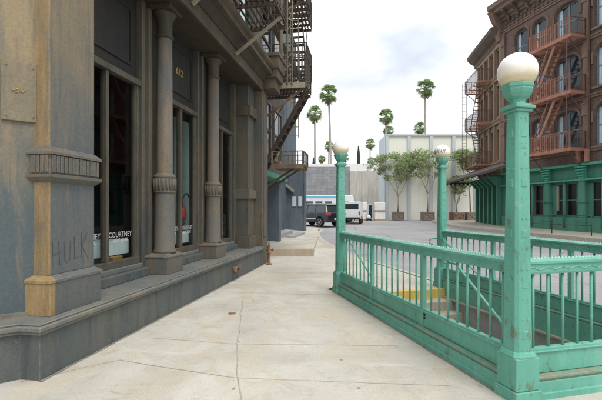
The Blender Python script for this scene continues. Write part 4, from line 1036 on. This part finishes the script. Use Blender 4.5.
for z0, z1 in fl2:
    for a, b in wx:
        zz = (z0+z1)/2
        f = MB().box(a, b, -.25, -.18, z0, z0+.08).box(a, a+.08, -.25, -.18, z0+.08, z1).box(b-.08, b, -.25, -.18, z0+.08, z1).box(a+.08, b-.08, -.25, -.18, zz-.03, zz+.03).build('window', 'cornicedark', TB)
        MB().box(a+.08, b-.08, -.22, -.21, z0+.08, z1).build('pane', 'darkglass', f)
        if (a, z0) in ((1.6, 5.3), (.35, 5.3)): MB().box(a+.1, a+.45, -.20, -.19, z0+.1, z1-.6).build('curtain', 'white', f)
MB().prism([(-.3, 14.0), (.15, 14.0), (.2, 14.3), (.45, 14.45), (.75, 14.75), (.8, 15.0), (-.3, 15.15)], .02, TLn+.5, 'x').build('cornice', 'cornicedark', TB)
MB().box(.02, TLn, .0, .12, 13.7, 13.98).build('frieze', 'tan', TB)
# green pillars and lower front
for k in range(6):
    x = .35+k*1.02
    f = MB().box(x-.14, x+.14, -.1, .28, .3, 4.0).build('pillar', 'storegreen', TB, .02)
    MB().prism([(.28, 3.3), (.95, 4.0), (-.1, 4.0), (-.1, 3.3)], x-.10, x+.10, 'x').build('bracket', 'storegreen', f)
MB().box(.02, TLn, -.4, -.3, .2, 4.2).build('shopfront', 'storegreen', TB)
# canopy
def tl(X, Y): 
    v = Vector((X-14.8, Y-29.4)); c, s_ = math.cos(TD), math.sin(TD); return (v.x*c+v.y*s_, -v.x*s_+v.y*c)
pts = [tl(11.35, 22.2), tl(14.78, 29.35), tl(15.5, 35.6), tl(13.05, 36.0)]; zs = [3.95, 4.95, 4.95, 3.88]
m = MB(); m.loft([[(p[0], p[1], z-.06) for p, z in zip(pts, zs)], [(p[0], p[1], z+.10) for p, z in zip(pts, zs)]]); cn = m.build('canopy', 'canopy', TB)
a, b = Vector((*pts[3], 3.7)), Vector((*pts[2], 3.7)); m = MB()
for i in range(14):
    if i % 2 == 0: p = a.lerp(b, i/14); q = a.lerp(b, (i+1)/14); m.face([p+Vector((0, 0, 0)), q, q+Vector((0, 0, .2)), p+Vector((0, 0, .2))])
m.bar(a+Vector((0, 0, .22)), b+Vector((0, 0, .22)), .05, .1)
m.build('valance', 'canopy', cn)
m = MB()
for i in range(12):
    f_ = i/11; p = Vector((*pts[0], 3.86)).lerp(Vector((*pts[3], 3.8)), f_); q = Vector((*pts[1], 4.84)).lerp(Vector((*pts[2], 4.84)), f_); m.bar(p, q, .07, .1)
m.build('rafter', 'canopy', cn)
t = thing('fire_escape', 'dark iron fire escape with rust orange landings on the tan building', 'fire escape', (14.8, 29.4, 0), TD, 'fire escapes on the right buildings')
for z in (5.1, 8.4, 11.65):
    m = MB(); deck_mesh(m, 1.9, 5.5, .2, 1.15, z, 'x', .10); m.box(1.85, 1.9, .2, 1.15, z-.1, z+.04); m.build('balcony', 'copperiron', t)
    m = MB(); railing_mesh(m, 1.9, 5.5, 1.15, .2, z, 1.0, .17, .022); m.build('railing', 'redbrowniron', t)
    for x in (2.1, 5.3): MB().bar((x, .15, z-.9), (x, 1.1, z-.1), .05).build('brace', 'redbrowniron', t)
for z0, z1, a, b in ((5.1, 8.4, 2.4, 4.4), (8.4, 11.65, 4.4, 2.4)):
    m = MB(); stair_mesh(m, (a, .55, z0), (b, .55, z1), .45, 12, .03, .12); m.build('stair', 'redbrowniron', t)
m = MB()
for y in (1.0, 1.35): m.bar((5.65, y, 5.0), (5.65, y, 12.6), .03)
for i in range(24): m.bar((5.65, 1.0, 5.2+i*.31), (5.65, 1.35, 5.2+i*.31), .02)
m.build('ladder', 'iron', t)

# ---------------------------------------------------------------- far walls
gz = G(45)
SB = thing('stage_building', 'large cream stage wall with pale blue grey vertical pilasters', 'building', (9.7, 46, gz), 0)
MB().box(0, 34, 0, 3, -.3, 9.55).build('wall', 'cream', SB)
for i in range(13):
    x = .15+i*2.56
    MB().box(x-.18, x+.18, -.16, .002, -.2, 9.55).build('pilaster', 'paleblue', SB)
MB().box(-.12, 34, -.2, 0, 9.552, 9.72).build('parapet_cap', 'paleblue', SB)
MB().box(-.13, -.002, -.16, 3, -.2, 9.5).build('side_cladding', 'paleblue', SB)
ln = MB(); ln.box(-.7, -.13, .3, .36, 5.4, 5.48).box(-.75, -.5, .2, .48, 5.1, 5.42); ln.build('wall_light', 'iron', SB)
o = MB().box(-14, 6.6, 54, 54.5, -.3, 7.3).build('block_wall', 'cmu'); tag(o, 'dark grey concrete block wall behind the parked car', 'wall')
m = MB().box(6.6, 12, 53.9, 54.5, -.3, 6.7)
for x in (8.2, 10.2): m.box(x-.05, x+.05, 53.86, 53.9, 0, 6.6)
o = m.build('rendered_wall', 'beigewall'); tag(o, 'pale beige rendered wall behind the wrapped pallets', 'wall')
o = MB().box(-30, 34, 68, 69, 0, 9.3).build('parapet_wall', 'whitewall'); tag(o, 'low white building strip showing over the block wall before the palms', 'building')

# ---------------------------------------------------------------- parked SUV
def arc(cx, cz, r, a0, a1, n): return [(cx+r*math.cos(R(a0+(a1-a0)*i/n)), cz+r*math.sin(R(a0+(a1-a0)*i/n))) for i in range(n+1)]
CAR = thing('parked_car', 'dark navy estate car parked at the kerb beyond the blue building', 'car', (1.2, 32.4, G(32.4)-.1), R(180-50))
prof = [(-2.3, .38)] + arc(-1.42, .37, .42, 180, 0, 8) + arc(1.40, .37, .42, 180, 0, 8) + [(2.25, .36), (2.38, .55), (2.38, .85), (2.25, 1.0), (1.2, 1.10), (-2.35, 1.12), (-2.42, .95), (-2.42, .55)]
m = MB(); m.prism(prof, -.92, .92, 'y'); body = m.build('body', 'suv', CAR, .05, 3)
def cabin(w0, w1, xs0, xs1, z0, z1):
    a, b = xs0; c, d = xs1
    return [[(a, -w0, z0), (b, -w0, z0), (b, w0, z0), (a, w0, z0)], [(c, -w1, z1), (d, -w1, z1), (d, w1, z1), (c, w1, z1)]]
MB().loft(cabin(.86, .72, (-2.25, 1.25), (-1.95, .45), 1.115, 1.68)).build('window_glass', 'carglass', CAR, .03)
m = MB(); m.loft(cabin(.76, .70, (-2.08, .52), (-1.9, .4), 1.665, 1.76)); m.build('roof', 'suv', CAR, .04, 3)
m = MB()
for sy in (-1, 1):
    for (x0, x1) in ((1.25, .47), (.15, .1), (-.85, -.85), (-2.2, -1.95)):
        m.bar((x0, sy*.865, 1.11), (x1, sy*.73, 1.68), .07, .03)
m.build('pillar', 'suv', CAR)
m = MB()
for sy in (-1, 1): m.bar((.3, sy*.62, 1.81), (-1.8, sy*.62, 1.81), .04, .04); m.bar((1.2, sy*.935, .62), (-1.0, sy*.935, .62), .02, .09)
m.build('trim', 'chrome', CAR)
for sy in (-1, 1):
    MB().box(-2.45, -2.1, sy*.80-.14, sy*.80+.14, .88, 1.08).build('tail_light', 'taillight', CAR, .02)
    MB().box(2.2, 2.41, sy*.72-.18, sy*.72+.18, .72, .9).build('headlight', 'chrome', CAR, .02)
    for x in (-.2, -1.1): MB().box(x-.1, x+.1, sy*.92, sy*.95, .98, 1.01).build('door_handle', 'chrome', CAR)
    MB().box(.85, 1.0, sy*1.0-.1, sy*1.0+.1, 1.12, 1.27).build('mirror', 'suv', CAR, .02)
    for x in (-1.42, 1.40):
        w_ = MB(); w_.tube([(x, sy*.72, .36), (x, sy*.94, .36)], .36, 24); wh = w_.build('tyre', 'tyre', CAR, .02)
        w_ = MB(); w_.tube([(x, sy*.93, .36), (x, sy*.948, .36)], .06, 12)
        for k in range(5): a = k*2*math.pi/5; w_.bar((x, sy*.945, .36), (x+.24*math.cos(a), sy*.945, .36+.24*math.sin(a)), .02, .07)
        ring = [(x+.25*math.cos(2*math.pi*k/20), sy*.945, .36+.25*math.sin(2*math.pi*k/20)) for k in range(21)]; w_.tube(ring, .018, 6)
        w_.build('rim', 'rim', wh)
MB().box(-2.46, -2.40, -.3, .3, .55, .68).build('number_plate', 'white', CAR)

# white step van behind
VAN = thing('delivery_van', 'white box van with bright blue roof stripe behind the dark car', 'van', (3.0, 39.6, G(39.6)-.1), R(4))
prof = [(-3.0, .5)]+arc(-2.1, .45, .42, 180, 0, 6)+arc(1.6, .45, .42, 180, 0, 6)+[(2.45, .5), (2.5, 1.2), (2.3, 1.7), (2.0, 2.45), (1.9, 2.6), (-3.0, 2.6)]
MB().prism(prof, -1.0, 1.0, 'y').build('body', 'vanwhite', VAN, .05, 3)
MB().box(-2.9, .9, -1.012, 1.012, 2.32, 2.5).build('stripe', 'skyblue', VAN)
m = MB()
for x0, x1 in ((-2.6, -1.9), (-1.7, -1.0), (-.8, -.1), (.9, 1.6)): m.box(x0, x1, -1.008, 1.008, 1.55, 2.0)
m.build('window_glass', 'carglass', VAN)
MB().prism([(2.46, 1.25), (2.30, 1.75), (2.06, 2.32), (2.10, 2.35), (2.36, 1.76), (2.52, 1.25)], -.85, .85, 'y').build('windscreen', 'carglass', VAN)
for sy in (-1, 1):
    for x in (-2.1, 1.6):
        wh = MB().tube([(x, sy*.78, .37), (x, sy*1.0, .37)], .37, 20).build('tyre', 'tyre', VAN)
        MB().tube([(x, sy*.99, .37), (x, sy*1.01, .37)], .2, 14).build('rim', 'rim', wh)
    MB().box(2.42, 2.53, sy*.7-.12, sy*.7+.12, .8, 1.0).build('headlight', 'chrome', VAN)
# small white utility truck seen right of the far lamp post
TR = thing('utility_truck', 'small white utility truck showing right of the far left lamp post', 'truck', (4.75, 36.5, G(36.5)-.1), R(78))
prof = [(-1.7, .45)]+arc(-1.1, .4, .36, 180, 0, 6)+arc(1.1, .4, .36, 180, 0, 6)+[(1.75, .45), (1.78, 1.1), (1.5, 1.4), (1.3, 1.95), (-1.7, 1.95)]
MB().prism(prof, -.8, .8, 'y').build('body', 'vanwhite', TR, .04, 2)
MB().box(-1.715, -1.70, -.6, .6, 1.3, 1.75).build('rear_window', 'carglass', TR)
MB().box(-1.73, -1.70, .62, .76, .8, 1.1).box(-1.73, -1.70, -.76, -.62, .8, 1.1).build('tail_light', 'taillight', TR)
MB().box(-1.85, -1.70, -.78, .78, .42, .58).build('bumper', 'tyre', TR)
for sy in (-1, 1):
    for x in (-1.1, 1.1): MB().tube([(x, sy*.62, .33), (x, sy*.81, .33)], .33, 18).build('tyre', 'tyre', TR)

# wrapped pallets
def pallet_stack(X, Y, w, h, label, n=2):
    t = thing('wrapped_pallet', label, 'pallet', (X, Y, G(Y)-.11), R(random.uniform(-6, 6)), 'white wrapped pallet loads by the beige wall')
    z = 0
    for k in range(n):
        m = MB()
        for yy in (-w/2, -.06, w/2-.12): m.box(-w/2, w/2, yy, yy+.12, z, z+.1)
        for i in range(6): m.box(-w/2+i*w/6+.01, -w/2+(i+1)*w/6-.02, -w/2, w/2, z+.1, z+.13)
        m.build('pallet_base', 'palletwood', t)
        m = MB(); hh = (h-.13*n)/n
        m.box(-w/2+.03, w/2-.03, -w/2+.03, w/2-.03, z+.131, z+.131+hh)
        m.build('wrapped_load', 'wrap', t, .05, 3); z += .131+hh
        m = MB(); m.box(-w/2+.02, w/2-.02, -w/2+.02, w/2-.02, z-.10, z-.06); m.build('wrap_band', 'white', t)
pallet_stack(6.55, 43, 1.05, 1.95, 'two high stack of white wrapped pallets, left of the two', 2)
pallet_stack(8.45, 43, 1.15, 1.95, 'two high stack of white wrapped pallets beside the cream wall corner', 2)
t = thing('machine', 'pale machine cabinet with dark door between the wrapped pallets', 'machine', (7.6, 45, G(45)-.11), 0)
MB().box(-.45, .35, -.3, .3, .1, 1.85).build('cabinet', 'paleblue', t, .02); MB().box(-.02, .33, -.32, -.3, .3, 1.7).build('door', 'darkglass', t); MB().box(-.4, .3, -.25, .25, 0, .1).build('plinth', 'tyre', t)
for i, (X, Y, h) in enumerate(((5.75, 44.5, 1.3), (7.15, 42.2, .75))):
    t = thing('hand_cart', ['dark hand cart left of the wrapped pallets', 'low dark cart with white sack between the two pallet stacks'][i], 'cart', (X, Y, G(Y)-.11), .3)
    MB().box(-.25, .25, -.2, .2, .18, .24).build('deck', 'tyre', t); MB().tube([(-.2, .18, .2), (-.2, .18, h), (.2, .18, h), (.2, .18, .2)], .025, 6).build('handle', 'iron', t)
    for sx in (-.2, .2): MB().tube([(sx-.03, -.1, .1), (sx+.03, -.1, .1)], .1, 12).build('wheel', 'tyre', t)
    MB().lathe([(.15, .241), (.2, .3), (.2, .5), (.1, .6)], 10).build('load', 'brown_room' if i == 0 else 'white', t)

# ---------------------------------------------------------------- trees in planters
def planter(X, Y, w, h, label, mat):
    t = thing('planter_box', label, 'planter', (X, Y, G(Y)-.11), 0, 'wooden tree planters before the cream wall')
    m = MB().box(-w/2, w/2, -w/2, w/2, .05, h); m.build('box', mat, t)
    for sy in (-1, 1):
        m = MB(); y = sy*(w/2+.02)
        m.bar((-w/2, y, .1), (w/2, y, .1), .05, .12); m.bar((-w/2, y, h-.05), (w/2, y, h-.05), .05, .12)
        m.bar((-w/2+.05, y, .1), (-w/2+.05, y, h), .05, .12); m.bar((w/2-.05, y, .1), (w/2-.05, y, h), .05, .12)
        m.bar((-w/2+.1, y+sy*.01, .15), (w/2-.1, y+sy*.01, h-.1), .03, .08); m.bar((w/2-.1, y+sy*.01, .15), (-w/2+.1, y+sy*.01, h-.1), .03, .08)
        m.build('bracing', 'planter', t)
    m = MB().box(-w/2+.06, w/2-.06, -w/2+.06, w/2-.06, h-.1, h+.01); m.build('soil', 'canopy', t)
def tree(X, Y, z, ht, cr, label, seed, nleaf=2600, trunk_h=2.2, dens=1.0, flat=1.0, lean=0):
    rnd = random.Random(seed); t = thing('planter_tree', label, 'tree', (X, Y, z), 0, 'small trees before the cream wall')
    m = MB(); tips = []
    top = Vector((lean, 0, trunk_h)); m.tube([(0, 0, 0), (lean*.4+.03, 0, trunk_h*.5), tuple(top)], [.10, .08, .07], 8)
    def branch(p, d, L_, r, lvl):
        q1 = p+d*L_*.5+Vector((rnd.uniform(-.1, .1), rnd.uniform(-.1, .1), 0))*L_; q = p+d*L_+Vector((0, 0, .08*L_))
        m.tube([p, q1, q], [r, r*.8, r*.6], 6 if lvl == 0 else 4, cap=False)
        if lvl >= 3: tips.append(q); return
        if lvl >= 1: tips.append(q1)
        for k in range(3 if lvl < 2 else 2):
            dd = (d+Vector((rnd.uniform(-.65, .65), rnd.uniform(-.65, .65), rnd.uniform(-.3, .5)))).normalized()
            branch(q, dd, L_*.72, r*.6, lvl+1)
    L0 = (ht-trunk_h)*.36
    for k in range(4):
        a = k*math.pi/2+rnd.uniform(-.5, .5); d = Vector((math.cos(a)*.36*cr/1.5, math.sin(a)*.36*cr/1.5, .8)).normalized()
        branch(top, d, L0, .05, 0)
    m.build('trunk', 'bark', t)
    m = MB()
    for i in range(nleaf):
        c = rnd.choice(tips); s_ = .24
        p = c+Vector((rnd.gauss(0, s_), rnd.gauss(0, s_), rnd.gauss(0, s_*.8)))
        a = Vector((rnd.uniform(-1, 1), rnd.uniform(-1, 1), rnd.uniform(-.6, .6))).normalized(); b = a.cross(Vector((rnd.uniform(-1, 1), rnd.uniform(-1, 1), rnd.uniform(-1, 1)))).normalized()
        l = rnd.uniform(.08, .16); w = l*.45
        m.face([p-a*l, p-b*w, p+a*l, p+b*w])
    m.build('crown', 'leaf', t, fix=False)
Yt = 44.2
def px(x, Y): return (x-301)/400*Y
pz = G(Yt)-.11
planter(px(398, Yt), Yt, 1.15, .95, 'grey wooden planter box at the left end of the cream wall', 'planter')
planter(px(427.5, Yt), Yt, 1.2, .95, 'grey wooden planter left of the lettered lamp post', 'planter')
planter(px(457, Yt), Yt, 1.25, .9, 'red brown cross braced planter under the canopy tip', 'planter_red')
planter(px(470, Yt), Yt, 1.1, .9, 'grey cross braced planter right of the red brown one', 'planter')
tree(px(398, Yt), Yt, pz+.9, 6.6, 1.9, 'small round crowned tree in the leftmost planter', 11, 5200, 1.7)
tree(px(427.5, Yt), Yt, pz+.9, 6.9, 1.8, 'sparse tree in the planter left of the lettered lamp post', 5, 3000, 2.0)
tree(px(456.5, Yt), Yt, pz+.85, 3.9, 1.1, 'low bushy young tree in the red brown planter', 8, 1900, .9)
tree(px(470.5, Yt), Yt, pz+.85, 6.9, 1.6, 'thin tall tree in the rightmost planter behind the fire escape', 21, 2800, 3.2, lean=-.2)

# ---------------------------------------------------------------- palms and cypresses
def make_palm(seed, H, label):
    rnd = random.Random(seed); t = thing('palm_tree', label, 'palm tree', group='tall fan palms on the skyline')
    lean = rnd.uniform(-.5, .5)
    pts = [(lean*(k/8)**2*1.6-lean*.4*(k/8), 0, H*k/8) for k in range(9)]
    m = MB().tube(pts, [.32-.17*(k/8)**.6 for k in range(9)], 8); m.build('trunk', 'palmbark', t)
    top = Vector(pts[-1])
    m = MB(); dm = MB()
    for i in range(58):
        az = rnd.uniform(0, 2*math.pi); el = R(rnd.uniform(-50, 80)); d = Vector((math.cos(az)*math.cos(el), math.sin(az)*math.cos(el), math.sin(el)))
        tgt = m
        pl_ = rnd.uniform(.8, 1.15); base = top+d*pl_; m.bar(top, base, .05, .03)
        sd = d.cross(Vector((0, 0, 1))).normalized(); upv = sd.cross(d)
        for k in range(11):
            a = (k-5)/5*R(75); dd = (d*math.cos(a)+sd*math.sin(a)); L_ = rnd.uniform(.8, 1.05)
            mid = base+dd*L_*.6; tip = base+dd*L_+Vector((0, 0, -.30*L_)); wv = (sd*math.cos(a)-d*math.sin(a))*.075
            m.face([base, mid+wv, tip, mid-wv])
    m.build('crown', 'palmleaf', t, fix=False)
    for i in range(60):
        az = rnd.uniform(0, 2*math.pi); rr = rnd.uniform(.2, .75); z0 = rnd.uniform(-.2, -.9)
        p = top+Vector((math.cos(az)*.15, math.sin(az)*.15, z0)); q = p+Vector((math.cos(az)*rr, math.sin(az)*rr, -rnd.uniform(.6, 1.3)))
        wv = Vector((-math.sin(az), math.cos(az), 0))*.14; dm.face([p-wv*.4, q-wv, q+wv*.6, p+wv*.4])
    dm.build('dry_skirt', 'palmdead', t, fix=False)
    return t
H0 = 26.0
protos = [make_palm(1, H0, 'x'), make_palm(4, H0, 'x'), make_palm(9, H0, 'x')]
palms = [(331, 94, 90, 1.0, 'tallest fan palm on the left, standing just left of the far globe'), (315, 114, 104, 1.0, 'fan palm at the far left, next to the iron fire escape'),
         (425, 88, 90, .98, 'tall fan palm standing highest over the cream wall'), (385, 116, 108, .98, 'fan palm above the left corner of the cream wall'),
         (421, 128, 122, .9, 'small palm crown peeping over the cream wall under the tallest one'), (389, 131, 130, .85, 'small palm just right below the palm at the cream wall corner'),
         (370, 144, 160, 1.0, 'distant palm between the pointed cypress and the cream wall'), (328, 146, 160, .95, 'distant palm directly left of the far left globe'),
         (321.5, 159, 205, .95, 'tiny distant palm low at the left beside the smaller cypress'), (346, 157, 190, .95, 'tiny distant palm just right of the far left globe'),
         (371, 161, 230, .95, 'tiny distant palm low below the one beside the cypress')]
for i, (x, y, Y, sc, lb) in enumerate(palms):
    o = protos[i] if i < 3 else copy_tree(protos[i % 3])
    topz = 1.6+(209-y)*Y/400
    o.location = (px(x, Y), Y, -.14); k = (topz+.14)/H0
    sc *= 1.28; o.scale = (sc, sc, k); o['label'] = lb; o.rotation_euler.z = i*1.3
    # keep crown proportions: undo vertical stretch on the crown
    for ch in children(o):
        if ch.name.startswith(('crown', 'dry_skirt')):
            ch.scale = (1, 1, sc/k); ch.location = (0, 0, H0-H0*sc/k)
def cypress(x, ytop, Y, w, label, seed):
    rnd = random.Random(seed); top = 1.6+(209-ytop)*Y/400; t = thing('cypress_tree', label, 'tree', (px(x, Y), Y, -.1), 0, 'cypresses on the skyline')
    MB().tube([(0, 0, 0), (0, 0, top*.5)], .15, 6).build('trunk', 'bark', t)
    m = MB()
    for i in range(2600):
        f = rnd.random()**.8; r = w*(1-f)**.7*min(1, f*6+.3)*(.75+.25*rnd.random())*(1+.15*math.sin(f*30)); a = rnd.uniform(0, 2*math.pi)
        p = Vector((math.cos(a)*r, math.sin(a)*r, f*top)); d = Vector((math.cos(a)*.25, math.sin(a)*.25, 1)).normalized(); s_ = Vector((-math.sin(a), math.cos(a), 0))
        m.face([p-s_*.09, p+s_*.09, p+d*rnd.uniform(.3, .6)])
    m.build('crown', 'cypress', t, fix=False)
cypress(358.5, 147.5, 78, .95, 'pointed dark cypress over the beige wall right of the far left globe', 2)
cypress(313.5, 159, 84, .8, 'small dark cypress at the left beside the fire escape', 3)
